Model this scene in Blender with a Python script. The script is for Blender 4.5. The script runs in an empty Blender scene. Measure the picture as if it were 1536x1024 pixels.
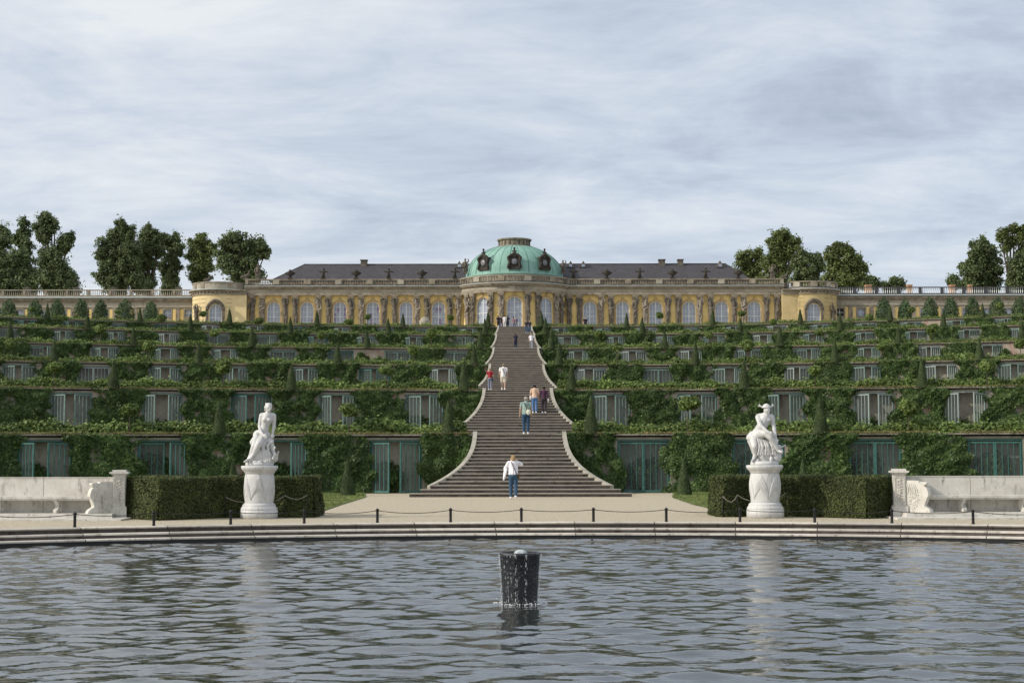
import bpy, bmesh, math, random
import numpy as np
from mathutils import Vector, Matrix, Euler
random.seed(7)
RNG = np.random.default_rng(7)
PI = math.pi
rad = math.radians
S = bpy.context.scene
COL = S.collection
F = 2219.0
CAM_Z = 1.55
PITCH = math.atan(174.0 / F)
ROLL = 0.0014
sun_el, sun_az_vec = rad(31), (-0.955, -0.30)

# ---------------------------------------------------------------- camera frame
fwd = Vector((0, math.cos(PITCH), math.sin(PITCH)))
r0 = Vector((1, 0, 0)); u0 = Vector((0, -math.sin(PITCH), math.cos(PITCH)))
right = r0 * math.cos(ROLL) - u0 * math.sin(ROLL)
up = u0 * math.cos(ROLL) + r0 * math.sin(ROLL)
CAM = Vector((0, 0, CAM_Z))
def at(px, py, Y):
    """world point on depth plane Y seen at the photograph's pixel"""
    d = right * ((px - 768) / F) + up * ((512 - py) / F) + fwd
    return CAM + d * (Y / d.y)
def zat(py, Y, px=771): return at(px, py, Y).z
def xat(px, Y, py=500): return at(px, py, Y).x

# ---------------------------------------------------------------- object helpers
def mesh_obj(name, me, mats, parent=None):
    o = bpy.data.objects.new(name, me)
    COL.objects.link(o)
    if mats is not None:
        if not isinstance(mats, (list, tuple)): mats = [mats]
        if len(me.materials) == 0:
            for m in mats: me.materials.append(m)
    if parent is not None: o.parent = parent
    return o
def empty(name, loc=(0, 0, 0), rz=0):
    o = bpy.data.objects.new(name, None); COL.objects.link(o)
    o.location = loc; o.rotation_euler = (0, 0, rz); o.empty_display_size = .2
    return o
def tag(o, label, cat, group=None, kind=None):
    if label: o['label'] = label
    if cat: o['category'] = cat
    if group: o['group'] = group
    if kind: o['kind'] = kind
    return o
KIDS = {}
def copy_tree(o, parent=None):
    c = o.copy(); COL.objects.link(c)
    if parent is not None: c.parent = parent
    for ch in kids(o): copy_tree(ch, c)
    return c
def kids(o): return [x for x in o.children]
ORD = ['', 'first', 'second', 'third', 'fourth', 'fifth', 'sixth', 'seventh', 'eighth', 'ninth', 'tenth', 'eleventh', 'twelfth', 'thirteenth', 'fourteenth', 'fifteenth', 'sixteenth', 'seventeenth', 'eighteenth', 'nineteenth', 'twentieth']

class MB:
    """collects simple solids and links them as ONE mesh"""
    def __init__(s): s.v = []; s.f = []; s.m = []; s.sm = []
    def add(s, vs, fs, mi=0, smooth=False):
        n = len(s.v); s.v.extend([tuple(v) for v in vs])
        for f in fs: s.f.append(tuple(i + n for i in f)); s.m.append(mi); s.sm.append(smooth)
        return s
    def box(s, x0, x1, y0, y1, z0, z1, mi=0, M=None):
        vs = [(x, y, z) for z in (z0, z1) for y in (y0, y1) for x in (x0, x1)]
        if M is not None: vs = [M @ Vector(v) for v in vs]
        return s.add(vs, [(0, 2, 3, 1), (4, 5, 7, 6), (0, 1, 5, 4), (2, 6, 7, 3), (0, 4, 6, 2), (1, 3, 7, 5)], mi)
    def tube(s, pts, rs, n=6, mi=0, caps=True, smooth=True):
        pts = [Vector(p) for p in pts]
        if not isinstance(rs, (list, tuple)): rs = [rs] * len(pts)
        vs = []; fs = []
        ref = None
        for i, p in enumerate(pts):
            t = (pts[min(i + 1, len(pts) - 1)] - pts[max(i - 1, 0)]).normalized()
            if ref is None:
                ref = Vector((0, 0, 1)) if abs(t.z) < .9 else Vector((1, 0, 0))
            a = t.cross(ref).normalized(); b = a.cross(t).normalized(); ref = b
            for k in range(n):
                q = 2 * PI * k / n
                vs.append(p + (a * math.cos(q) + b * math.sin(q)) * rs[i])
        for i in range(len(pts) - 1):
            for k in range(n):
                k2 = (k + 1) % n
                fs.append((i * n + k, (i + 1) * n + k, (i + 1) * n + k2, i * n + k2))
        if caps:
            fs.append(tuple(range(n))); fs.append(tuple((len(pts) - 1) * n + k for k in reversed(range(n))))
        return s.add(vs, fs, mi, smooth)
    def lathe(s, prof, n=24, c=(0, 0, 0), mi=0, a0=0, a1=2 * PI, smooth=True, fr=None, close=True):
        full = abs(a1 - a0 - 2 * PI) < 1e-6
        m = n if full else n + 1
        vs = []; fs = []
        for r, z in prof:
            for k in range(m):
                q = a0 + (a1 - a0) * k / n
                rr = r * (fr(q, z) if fr else 1)
                vs.append((c[0] + rr * math.cos(q), c[1] + rr * math.sin(q), c[2] + z))
        for i in range(len(prof) - 1):
            for k in range(n):
                k2 = (k + 1) % m
                fs.append((i * m + k, i * m + k2, (i + 1) * m + k2, (i + 1) * m + k))
        if full and close:
            fs.append(tuple(reversed(range(m)))); fs.append(tuple((len(prof) - 1) * m + k for k in range(m)))
        return s.add(vs, fs, mi, smooth)
    def ell(s, c, r, n=10, mi=0, R=None):
        c = Vector(c); 
        if not isinstance(r, (list, tuple)): r = (r, r, r)
        vs = []; fs = []
        m = max(4, n // 2)
        for i in range(m + 1):
            t = PI * i / m
            for k in range(n):
                q = 2 * PI * k / n
                v = Vector((r[0] * math.sin(t) * math.cos(q), r[1] * math.sin(t) * math.sin(q), r[2] * math.cos(t)))
                if R is not None: v = R @ v
                vs.append(c + v)
        for i in range(m):
            for k in range(n):
                k2 = (k + 1) % n
                fs.append((i * n + k, (i + 1) * n + k, (i + 1) * n + k2, i * n + k2))
        return s.add(vs, fs, mi, True)
    def cap(s, p0, p1, r0, r1, n=10, mi=0):
        p0 = Vector(p0); p1 = Vector(p1); L = (p1 - p0).length
        if L < 1e-6: return s.ell(p0, max(r0, r1), n)
        t = (p1 - p0) / L
        a = t.cross(Vector((0, 0, 1)) if abs(t.z) < .9 else Vector((1, 0, 0))).normalized(); b = t.cross(a)
        rings = []
        for i in range(1, 4):
            q = PI / 2 * i / 3; rings.append((-r0 * math.cos(q), r0 * math.sin(q)))
        for i in range(0, 3):
            q = PI / 2 * i / 3; rings.append((L + r1 * math.sin(q), r1 * math.cos(q)))
        vs = [p0 - t * r0]; fs = []
        for h, r in rings:
            for k in range(n):
                q = 2 * PI * k / n
                vs.append(p0 + t * h + (a * math.cos(q) + b * math.sin(q)) * r)
        vs.append(p1 + t * r1)
        for k in range(n):
            fs.append((0, 1 + (k + 1) % n, 1 + k))
            for i in range(len(rings) - 1):
                b0 = 1 + i * n; b1 = b0 + n; k2 = (k + 1) % n
                fs.append((b0 + k, b0 + k2, b1 + k2, b1 + k))
            b0 = 1 + (len(rings) - 1) * n
            fs.append((b0 + k, b0 + (k + 1) % n, len(vs) - 1))
        return s.add(vs, fs, mi, True)
    def chain(s, pts, rs, n=10):
        for i in range(len(pts) - 1): s.cap(pts[i], pts[i + 1], rs[i], rs[i + 1], n)
        return s
    def mesh(s, name):
        me = bpy.data.meshes.new(name)
        me.from_pydata(s.v, [], s.f)
        me.polygons.foreach_set('material_index', s.m)
        me.polygons.foreach_set('use_smooth', s.sm)
        me.update()
        return me
    def build(s, name, mats, parent=None):
        return mesh_obj(name, s.mesh(name), mats, parent)
    def remeshed(s, name, voxel, smooth_it=3, factor=.5):
        me = s.mesh(name)
        o = bpy.data.objects.new('tmp', me); COL.objects.link(o)
        m = o.modifiers.new('r', 'REMESH'); m.mode = 'VOXEL'; m.voxel_size = voxel; m.use_smooth_shade = True
        if smooth_it:
            q = o.modifiers.new('s', 'SMOOTH'); q.iterations = smooth_it; q.factor = factor
        dg = bpy.context.evaluated_depsgraph_get()
        me2 = bpy.data.meshes.new_from_object(o.evaluated_get(dg))
        bpy.data.objects.remove(o)
        me2.name = name
        return me2

def quads_mesh(name, P, N, size, asp=.75, jitter=.6, mats=None):
    """many leaf-sized diamonds: P centres, N preferred normals (numpy)"""
    n = len(P)
    N = N + RNG.normal(0, jitter, (n, 3)); N /= np.linalg.norm(N, axis=1)[:, None] + 1e-9
    R = RNG.normal(0, 1, (n, 3))
    T = np.cross(N, R); T /= np.linalg.norm(T, axis=1)[:, None] + 1e-9
    B = np.cross(N, T)
    sz = (size * (0.6 + 0.8 * RNG.random(n)))[:, None] * .5 if np.isscalar(size) else (size[:, None] * .5)
    # leaf: 5-point shape, slightly folded
    V = np.stack([P - T * sz, P - B * sz * asp * .8 + T * sz * .2 + N * sz * .15, P + T * sz * 1.05, P + B * sz * asp * .8 + T * sz * .2 + N * sz * .15], axis=1).reshape(-1, 3)
    me = bpy.data.meshes.new(name)
    me.vertices.add(4 * n); me.vertices.foreach_set('co', V.astype(np.float32).ravel())
    me.loops.add(4 * n); me.loops.foreach_set('vertex_index', np.arange(4 * n, dtype=np.int32))
    me.polygons.add(n)
    me.polygons.foreach_set('loop_start', np.arange(0, 4 * n, 4, dtype=np.int32))
    me.polygons.foreach_set('loop_total', np.full(n, 4, dtype=np.int32))
    me.update(calc_edges=True)
    return me

# ---------------------------------------------------------------- materials
MATS = {}
def newmat(name):
    m = bpy.data.materials.new(name); m.use_nodes = True
    nt = m.node_tree; b = nt.nodes['Principled BSDF']
    MATS[name] = m
    return m, nt, b
def node(nt, t, **kw):
    n = nt.nodes.new(t)
    for k, v in kw.items():
        if k in n.inputs: n.inputs[k].default_value = v
        else: setattr(n, k, v)
    return n
def ramp(nt, fac, stops):
    r = nt.nodes.new('ShaderNodeValToRGB')
    e = r.color_ramp.elements
    while len(e) < len(stops): e.new(.5)
    for i, (p, c) in enumerate(stops):
        e[i].position = p; e[i].color = (*c, 1) if len(c) == 3 else c
    nt.links.new(fac, r.inputs[0]); return r
def stone(name, cols, scale=3, rough=.8, bump=.3, bscale=None, coord='Object', stretch=(1, 1, 1), detail=8, dirt=None, spec=.3, joints=None):
    m, nt, b = newmat(name)
    tc = node(nt, 'ShaderNodeTexCoord')
    mp = node(nt, 'ShaderNodeMapping'); mp.inputs['Scale'].default_value = stretch
    nt.links.new(tc.outputs[coord], mp.inputs[0])
    n = node(nt, 'ShaderNodeTexNoise', Scale=scale, Detail=detail, Roughness=.65)
    nt.links.new(mp.outputs[0], n.inputs['Vector'])
    k = len(cols)
    r = ramp(nt, n.outputs[0], [(.3 + .4 * i / max(1, k - 1), c) for i, c in enumerate(cols)])
    colout = r.outputs[0]
    if dirt:   # (colour, scale, threshold, stretch)
        mp2 = node(nt, 'ShaderNodeMapping'); mp2.inputs['Scale'].default_value = dirt[3]
        nt.links.new(tc.outputs[coord], mp2.inputs[0])
        n2 = node(nt, 'ShaderNodeTexNoise', Scale=dirt[1], Detail=6, Roughness=.7)
        nt.links.new(mp2.outputs[0], n2.inputs['Vector'])
        r2 = ramp(nt, n2.outputs[0], [(dirt[2], (0, 0, 0)), (dirt[2] + .14, (1, 1, 1))])
        mx = node(nt, 'ShaderNodeMix', data_type='RGBA')
        nt.links.new(r2.outputs[0], mx.inputs[0]); nt.links.new(colout, mx.inputs[6]); mx.inputs[7].default_value = (*dirt[0], 1)
        colout = mx.outputs[2]
    nt.links.new(colout, b.inputs['Base Color'])
    b.inputs['Roughness'].default_value = rough
    b.inputs['Specular IOR Level'].default_value = spec
    if bump:
        nb = node(nt, 'ShaderNodeTexNoise', Scale=bscale or scale * 5, Detail=5)
        nt.links.new(mp.outputs[0], nb.inputs['Vector'])
        bp = node(nt, 'ShaderNodeBump', Strength=bump, Distance=.03)
        nt.links.new(nb.outputs[0], bp.inputs['Height']); nt.links.new(bp.outputs[0], b.inputs['Normal'])
    return m
def leafmat(name, cols, trans=.25, rough=.55, clump=.6):
    m, nt, b = newmat(name)
    g = node(nt, 'ShaderNodeNewGeometry')
    r = ramp(nt, g.outputs['Random Per Island'], [(i / (len(cols) - 1), c) for i, c in enumerate(cols)])
    tc = node(nt, 'ShaderNodeTexCoord'); oi = node(nt, 'ShaderNodeObjectInfo')
    n = node(nt, 'ShaderNodeTexNoise', Scale=clump, Detail=2)
    va = node(nt, 'ShaderNodeVectorMath', operation='ADD')
    nt.links.new(g.outputs['Position'], va.inputs[0]); nt.links.new(n.inputs['Vector'], n.inputs['Vector']) if False else None
    nt.links.new(g.outputs['Position'], n.inputs['Vector'])
    nt.nodes.remove(va)
    hv = node(nt, 'ShaderNodeHueSaturation')
    mr = node(nt, 'ShaderNodeMapRange'); mr.inputs['From Min'].default_value = .3; mr.inputs['From Max'].default_value = .7
    mr.inputs['To Min'].default_value = .72; mr.inputs['To Max'].default_value = 1.3
    nt.links.new(n.outputs[0], mr.inputs[0]); nt.links.new(mr.outputs[0], hv.inputs['Value'])
    nt.links.new(r.outputs[0], hv.inputs['Color'])
    nt.links.new(hv.outputs[0], b.inputs['Base Color'])
    b.inputs['Roughness'].default_value = rough; b.inputs['Specular IOR Level'].default_value = .35
    t = node(nt, 'ShaderNodeBsdfTranslucent'); nt.links.new(hv.outputs[0], t.inputs[0])
    mx = node(nt, 'ShaderNodeMixShader'); mx.inputs[0].default_value = trans
    out = nt.nodes['Material Output']
    nt.links.new(b.outputs[0], mx.inputs[1]); nt.links.new(t.outputs[0], mx.inputs[2]); nt.links.new(mx.outputs[0], out.inputs[0])
    return m
def plain(name, c, rough=.6, metal=0, spec=.4, var=.12, scale=6):
    a = tuple(x * (1 - var) for x in c); d = tuple(min(1, x * (1 + var)) for x in c)
    m = stone(name, [a, d], scale=scale, rough=rough, bump=.08, spec=spec)
    m.node_tree.nodes['Principled BSDF'].inputs['Metallic'].default_value = metal
    return m

M_ivy = leafmat('ivy_leaves', [(.036, .070, .019), (.058, .106, .029), (.086, .148, .041), (.16, .225, .07)], .34, .5, .9)
M_vine = leafmat('vine_leaves', [(.075, .125, .028), (.12, .18, .042), (.17, .235, .06), (.25, .32, .10)], .36, .55)
M_tree = leafmat('tree_leaves', [(.085, .122, .055), (.115, .155, .066), (.142, .185, .078), (.18, .225, .095)], .34, .6, .25)
M_tree2 = leafmat('tree_leaves_olive', [(.09, .118, .04), (.14, .18, .062), (.17, .215, .072), (.21, .255, .09)], .34, .6, .25)
M_yew = leafmat('yew_needles', [(.036, .06, .022), (.052, .08, .028), (.07, .10, .035), (.095, .128, .045)], .12, .7, 2)
M_clip = leafmat('clipped_tree_leaves', [(.04, .075, .034), (.058, .10, .044), (.08, .13, .054), (.105, .16, .065)], .3, .6, 1)
M_hedge = leafmat('hedge_leaves', [(.03, .044, .012), (.048, .064, .018), (.072, .09, .025), (.11, .125, .036)], .12, .7, 2)
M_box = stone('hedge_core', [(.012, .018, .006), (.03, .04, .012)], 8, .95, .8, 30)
M_drygrass = leafmat('dry_grass', [(.16, .12, .05), (.24, .19, .08), (.14, .15, .05), (.1, .13, .04)], .2, .8)
M_grassb = leafmat('lawn_blades', [(.09, .14, .035), (.13, .18, .045), (.17, .21, .06), (.26, .25, .10)], .25, .7)
M_bark = stone('bark', [(.05, .04, .03), (.12, .1, .08)], 6, .9, .6, stretch=(1, 1, .2))
M_lawn = stone('lawn', [(.09, .13, .035), (.15, .18, .055)], 5, .95, .5, 60)
M_soil = stone('terrace_soil', [(.10, .085, .06), (.2, .17, .11), (.12, .13, .06)], 1.2, .95, .5, 20)
M_gravel = stone('gravel', [(.41, .355, .25), (.54, .475, .35), (.65, .575, .44)], 7, .95, 1.0, 50, dirt=((.25, .215, .155), 20, .50, (1, 1, 1)), detail=12)
M_marble = stone('white_marble', [(.50, .50, .49), (.62, .62, .61)], 4, .5, .12, 40, spec=.35, dirt=((.33, .33, .31), 6, .54, (1.4, 1.4, .4)))
M_bench = stone('bench_marble', [(.46, .44, .39), (.60, .575, .52), (.68, .66, .60)], 3, .7, .3, 30, dirt=((.26, .25, .23), 5, .55, (1.8, 1.8, .5)))
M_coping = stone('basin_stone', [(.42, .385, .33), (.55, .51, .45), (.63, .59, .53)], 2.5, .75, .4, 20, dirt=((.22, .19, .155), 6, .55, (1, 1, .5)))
def add_joints(m, step, R):
    nt = m.node_tree; b = nt.nodes['Principled BSDF']; tc = node(nt, 'ShaderNodeTexCoord'); sp = node(nt, 'ShaderNodeSeparateXYZ'); nt.links.new(tc.outputs['Object'], sp.inputs[0])
    def mt(op, a, c=None):
        q = nt.nodes.new('ShaderNodeMath'); q.operation = op
        for i, v in enumerate((a, c)):
            if v is None: continue
            if isinstance(v, (int, float)): q.inputs[i].default_value = v
            else: nt.links.new(v, q.inputs[i])
        return q.outputs[0]
    a = mt('MULTIPLY', mt('ARCTAN2', sp.outputs[0], sp.outputs[1]), R / step); fr = mt('FRACT', mt('ADD', a, 500.0)); jt = mt('LESS_THAN', fr, .022 / step)
    fl = mt('FLOOR', mt('ADD', a, 500.0)); wn = nt.nodes.new('ShaderNodeTexWhiteNoise'); wn.noise_dimensions = '1D'; nt.links.new(fl, wn.inputs['W'])
    old = b.inputs['Base Color'].links[0].from_socket
    hs = nt.nodes.new('ShaderNodeHueSaturation'); nt.links.new(old, hs.inputs['Color']); nt.links.new(mt('ADD', mt('MULTIPLY', wn.outputs[0], .4), .78), hs.inputs['Value'])
    mx = node(nt, 'ShaderNodeMix', data_type='RGBA'); nt.links.new(jt, mx.inputs[0]); nt.links.new(hs.outputs[0], mx.inputs[6]); mx.inputs[7].default_value = (.06, .05, .04, 1)
    nt.links.new(mx.outputs[2], b.inputs['Base Color'])
add_joints(M_coping, 1.9, 26.25)
M_riser = stone('shaded_basin_riser', [(.07, .06, .055), (.13, .115, .10)], 3, .8, .4, 20, dirt=((.05, .04, .035), 3, .5, (1, 1, .3)))  # rim stone darkened: shade of the viewer-facing risers is in the colour
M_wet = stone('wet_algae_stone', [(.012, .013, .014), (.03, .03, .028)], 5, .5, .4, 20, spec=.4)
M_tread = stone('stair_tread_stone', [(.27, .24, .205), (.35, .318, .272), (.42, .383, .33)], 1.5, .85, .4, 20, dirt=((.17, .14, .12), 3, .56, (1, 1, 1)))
M_stepr = stone('shaded_stair_riser', [(.062, .053, .046), (.094, .081, .070), (.12, .104, .09)], 2, .9, .4, 20, dirt=((.05, .042, .036), 3, .5, (.6, 1, 1)))  # front faces of the steps: their shade is painted into this darker stone
M_cheek = stone('cheek_stone', [(.27, .255, .205), (.36, .34, .28), (.42, .395, .335)], 2, .85, .4, 20, dirt=((.22, .21, .17), 4, .58, (1, 1, 1)))
M_plaster = stone('wall_plaster', [(.21, .19, .155), (.29, .265, .22), (.36, .33, .28)], 1.3, .9, .4, 20, dirt=((.13, .115, .095), 2.2, .55, (1, 1, .5)))
M_ledge = stone('ledge_stone', [(.24, .215, .175), (.34, .305, .25)], 3, .9, .4, 20, dirt=((.12, .12, .08), 3, .52, (1, 1, 1)))
def brickmat():
    m, nt, b = newmat('old_brick')
    tc = node(nt, 'ShaderNodeTexCoord')
    mp = node(nt, 'ShaderNodeMapping'); mp.inputs['Rotation'].default_value = (rad(90), 0, 0)
    nt.links.new(tc.outputs['Object'], mp.inputs[0])
    br = node(nt, 'ShaderNodeTexBrick', Scale=1.0); br.inputs['Brick Width'].default_value = .27; br.inputs['Row Height'].default_value = .09
    br.inputs['Mortar Size'].default_value = .012
    br.inputs['Color1'].default_value = (.24, .11, .075, 1); br.inputs['Color2'].default_value = (.34, .2, .15, 1); br.inputs['Mortar'].default_value = (.42, .38, .32, 1)
    nt.links.new(mp.outputs[0], br.inputs[0])
    n = node(nt, 'ShaderNodeTexNoise', Scale=1.6, Detail=6); nt.links.new(tc.outputs['Object'], n.inputs[0])
    r = ramp(nt, n.outputs[0], [(.42, (0, 0, 0)), (.52, (1, 1, 1))])
    mx = node(nt, 'ShaderNodeMix', data_type='RGBA'); nt.links.new(r.outputs[0], mx.inputs[0]); nt.links.new(br.outputs[0], mx.inputs[6]); mx.inputs[7].default_value = (.34, .3, .245, 1)
    nt.links.new(mx.outputs[2], b.inputs['Base Color']); b.inputs['Roughness'].default_value = .9
    return m
M_brick = brickmat()
M_teal = plain('teal_painted_wood', (.045, .135, .118), .55, var=.3)
M_sage = plain('sage_painted_wood', (.16, .24, .215), .6, var=.3)
M_pale = plain('pale_painted_wood', (.27, .33, .31), .6, var=.15)
def glassmat(name, tint, mixf, rough=.08):
    m, nt, b = newmat(name)
    tr = node(nt, 'ShaderNodeBsdfTransparent'); tr.inputs[0].default_value = (.8, .86, .85, 1)
    b.inputs['Base Color'].default_value = (*tint, 1); b.inputs['Roughness'].default_value = rough
    b.inputs['Specular IOR Level'].default_value = .7
    mx = node(nt, 'ShaderNodeMixShader'); mx.inputs[0].default_value = mixf
    nt.links.new(tr.outputs[0], mx.inputs[1]); nt.links.new(b.outputs[0], mx.inputs[2]); nt.links.new(mx.outputs[0], nt.nodes['Material Output'].inputs[0])
    return m
M_glass = glassmat('dusty_greenhouse_glass', (.26, .30, .31), .12, .12)
M_yellow = stone('yellow_plaster', [(.62, .465, .18), (.72, .55, .23), (.79, .62, .30)], .8, .9, .15, 12, dirt=((.46, .33, .15), 1.2, .60, (1, 1, .4)))
M_ochre = stone('aged_ochre_plaster', [(.40, .31, .15), (.50, .40, .20), (.57, .46, .26)], .8, .9, .15, 12, dirt=((.30, .24, .14), 1.2, .56, (1, 1, .4)))
M_cream = stone('cream_plaster', [(.60, .49, .27), (.72, .60, .35)], .8, .9, .15, 12)
M_sand = stone('weathered_sandstone', [(.15, .125, .095), (.27, .235, .18), (.38, .335, .265)], 1.5, .9, .5, 8, dirt=((.09, .075, .06), 2, .58, (1, 1, .4)))
M_sandl = stone('pale_sandstone', [(.24, .22, .175), (.34, .31, .25), (.42, .385, .315)], .5, .9, .4, 8, dirt=((.19, .165, .13), 2, .56, (1, 1, .6)))
M_sandd = stone('sooty_sandstone', [(.05, .043, .035), (.12, .105, .085), (.22, .195, .16)], 1.6, .9, .6, 8)
M_orn = stone('soot_black_sculpture', [(.02, .018, .016), (.045, .04, .034), (.09, .08, .068)], 3, .9, .5, 8)
M_trim = stone('ochre_window_moulding', [(.36, .26, .13), (.46, .34, .18)], 2, .85, .2, 12)
M_zinc = plain('zinc_edge', (.50, .56, .56), .5, .2)
M_white = plain('white_painted_wood', (.70, .72, .73), .5, var=.05)
def slatemat():
    m = stone('slate_roof', [(.04, .038, .044), (.062, .058, .064), (.085, .08, .086)], 1.2, .8, 0)
    nt = m.node_tree; b = nt.nodes['Principled BSDF']
    tc = node(nt, 'ShaderNodeTexCoord'); br = node(nt, 'ShaderNodeTexBrick', Scale=1.0)
    br.inputs['Brick Width'].default_value = .5; br.inputs['Row Height'].default_value = .33; br.inputs['Mortar Size'].default_value = .03
    br.inputs['Color1'].default_value = (.045, .042, .048, 1); br.inputs['Color2'].default_value = (.085, .08, .086, 1); br.inputs['Mortar'].default_value = (.02, .02, .022, 1)
    nt.links.new(tc.outputs['Object'], br.inputs[0]); 
    mx = node(nt, 'ShaderNodeMix', data_type='RGBA'); mx.inputs[0].default_value = .6
    old = b.inputs['Base Color'].links[0].from_socket
    nt.links.new(old, mx.inputs[6]); nt.links.new(br.outputs[0], mx.inputs[7]); nt.links.new(mx.outputs[2], b.inputs['Base Color'])
    return m
M_slate = slatemat()
M_copper = stone('verdigris_copper', [(.155, .30, .25), (.21, .375, .315), (.29, .45, .385)], .5, .7, .2, 6, stretch=(1, 1, .5), dirt=((.10, .19, .14), 1.3, .60, (1.4, 1.4, .3)))
M_copperd = plain('copper_seam', (.075, .20, .15), .7)
def sky_blind_pane():  # pale blue base colour paints the sky's reflection over white blinds
    m = stone('pale_window_panes', [(.22, .27, .36), (.30, .35, .44), (.40, .45, .53)], .9, .25, 0, spec=.6, coord='Object')
    return m
M_pane = sky_blind_pane()
M_panep = stone('lilac_window_panes', [(.17, .13, .26), (.23, .18, .33)], 1.5, .3, 0, spec=.6)
M_darkw = plain('dark_opening', (.02, .022, .03), .5)
M_iron = plain('black_iron', (.016, .015, .016), .55, .3)
M_rope = plain('weathered_rope', (.20, .185, .15), .8)
M_chain = plain('iron_chain', (.035, .032, .03), .6, .6)
M_chim = plain('orange_chimney_brick', (.42, .24, .13), .9, var=.25)
M_drum = stone('wet_black_metal', [(.006, .007, .010), (.02, .021, .024)], 6, .3, .5, 30, spec=.5)
def watermat():
    m, nt, b = newmat('pond_water')
    b.inputs['Base Color'].default_value = (.02, .025, .021, 1); b.inputs['Roughness'].default_value = .03
    b.inputs['IOR'].default_value = 2.15; b.inputs['Specular IOR Level'].default_value = .5
    g = node(nt, 'ShaderNodeNewGeometry')
    mp = node(nt, 'ShaderNodeMapping'); mp.inputs['Scale'].default_value = (.8, 1.6, 1)
    nt.links.new(g.outputs['Position'], mp.inputs[0])
    n = node(nt, 'ShaderNodeTexNoise', Scale=9, Detail=2, Roughness=.5); nt.links.new(mp.outputs[0], n.inputs['Vector'])
    bp = node(nt, 'ShaderNodeBump', Strength=.3, Distance=.012); nt.links.new(n.outputs[0], bp.inputs['Height']); nt.links.new(bp.outputs[0], b.inputs['Normal'])
    return m
M_water = watermat()
M_foam = plain('white_foam', (.8, .83, .85), .3, var=.05)
# ================================================================ SETTING
XA = .33
D = [65.4, 86.5, 109., 130.7, 153., 173.5]
YL = [651.0, 584.7, 547.5, 522.4, 502., 490.]
L = [0.0] + [zat(y, d) for y, d in zip(YL, D)]        # L[k] = level of terrace k
RK = [112., 106., 116., 120., 122., 126.]
PLAT_Y = 420.
BC = (1.47, 9.2); BR = 26.25; WZ = -.325
def arc(k, s, off=0.):
    """point at arc length s on wall k (0..5), off metres behind it; returns x, y, rotz"""
    R = RK[k]; th = s / R; r = R + off
    return XA + r * math.sin(th), D[k] - R + r * math.cos(th), -th
def smax(k): return .36 * D[k] + 6

# ---- ground sheet with the basin cut out
def basin_loop(r, n=96):
    pts = []
    for i in range(n):
        a = 2 * PI * i / n
        x = BC[0] + r * math.cos(a); y = BC[1] + r * math.sin(a)
        pts.append((x, max(y, 5.2 + (BR - r))))
    out = []
    for p in pts:
        if not out or (abs(p[0] - out[-1][0]) + abs(p[1] - out[-1][1])) > 1e-4: out.append(p)
    return out
def sheet_with_hole(name, outer, inner, z, mat):
    bm = bmesh.new()
    def loop(ps):
        vs = [bm.verts.new((x, y, z)) for x, y in ps]
        return [bm.edges.new((vs[i], vs[(i + 1) % len(vs)])) for i in range(len(vs))]
    e = loop(outer) + loop(inner)
    bmesh.ops.triangle_fill(bm, use_beauty=True, use_dissolve=False, edges=e)
    me = bpy.data.meshes.new(name); bm.to_mesh(me); bm.free()
    for p in me.polygons:
        if p.normal.z < 0: p.flip()
    me.update()
    return mesh_obj(name, me, mat)
g = sheet_with_hole('ground', [(-1500, -1500), (1500, -1500), (1500, 1500), (-1500, 1500)], basin_loop(BR - .05), 0, M_gravel)
tag(g, 'pale gravel ground around the pool and before the stairs', 'ground', kind='structure')

# ---- basin steps: three rings of stone
NB = 260
def ring_pts(r): return basin_loop(r, NB)
def make_basin():
    b = empty('stone_basin', (BC[0], BC[1], 0)); tag(b, 'curved stone rim of the round pool with three shallow steps', 'pool rim')
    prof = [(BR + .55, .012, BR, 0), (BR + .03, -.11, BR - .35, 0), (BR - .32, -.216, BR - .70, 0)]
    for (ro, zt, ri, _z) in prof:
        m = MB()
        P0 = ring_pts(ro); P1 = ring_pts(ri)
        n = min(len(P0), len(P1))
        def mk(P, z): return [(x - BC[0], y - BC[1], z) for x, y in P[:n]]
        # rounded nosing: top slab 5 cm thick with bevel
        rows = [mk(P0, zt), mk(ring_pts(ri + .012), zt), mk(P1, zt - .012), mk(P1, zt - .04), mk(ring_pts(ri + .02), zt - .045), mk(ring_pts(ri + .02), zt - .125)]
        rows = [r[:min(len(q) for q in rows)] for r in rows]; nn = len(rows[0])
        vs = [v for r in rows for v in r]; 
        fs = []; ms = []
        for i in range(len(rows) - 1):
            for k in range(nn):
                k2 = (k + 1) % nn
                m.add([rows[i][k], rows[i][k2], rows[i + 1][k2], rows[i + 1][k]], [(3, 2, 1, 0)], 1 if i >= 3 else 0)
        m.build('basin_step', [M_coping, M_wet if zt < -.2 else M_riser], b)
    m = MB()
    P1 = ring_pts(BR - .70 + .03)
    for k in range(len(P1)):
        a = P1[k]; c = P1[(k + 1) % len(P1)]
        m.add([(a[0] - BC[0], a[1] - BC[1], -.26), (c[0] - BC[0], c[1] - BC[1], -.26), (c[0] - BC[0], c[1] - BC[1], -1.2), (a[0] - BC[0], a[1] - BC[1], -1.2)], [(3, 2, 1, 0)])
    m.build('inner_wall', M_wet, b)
make_basin()

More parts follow.
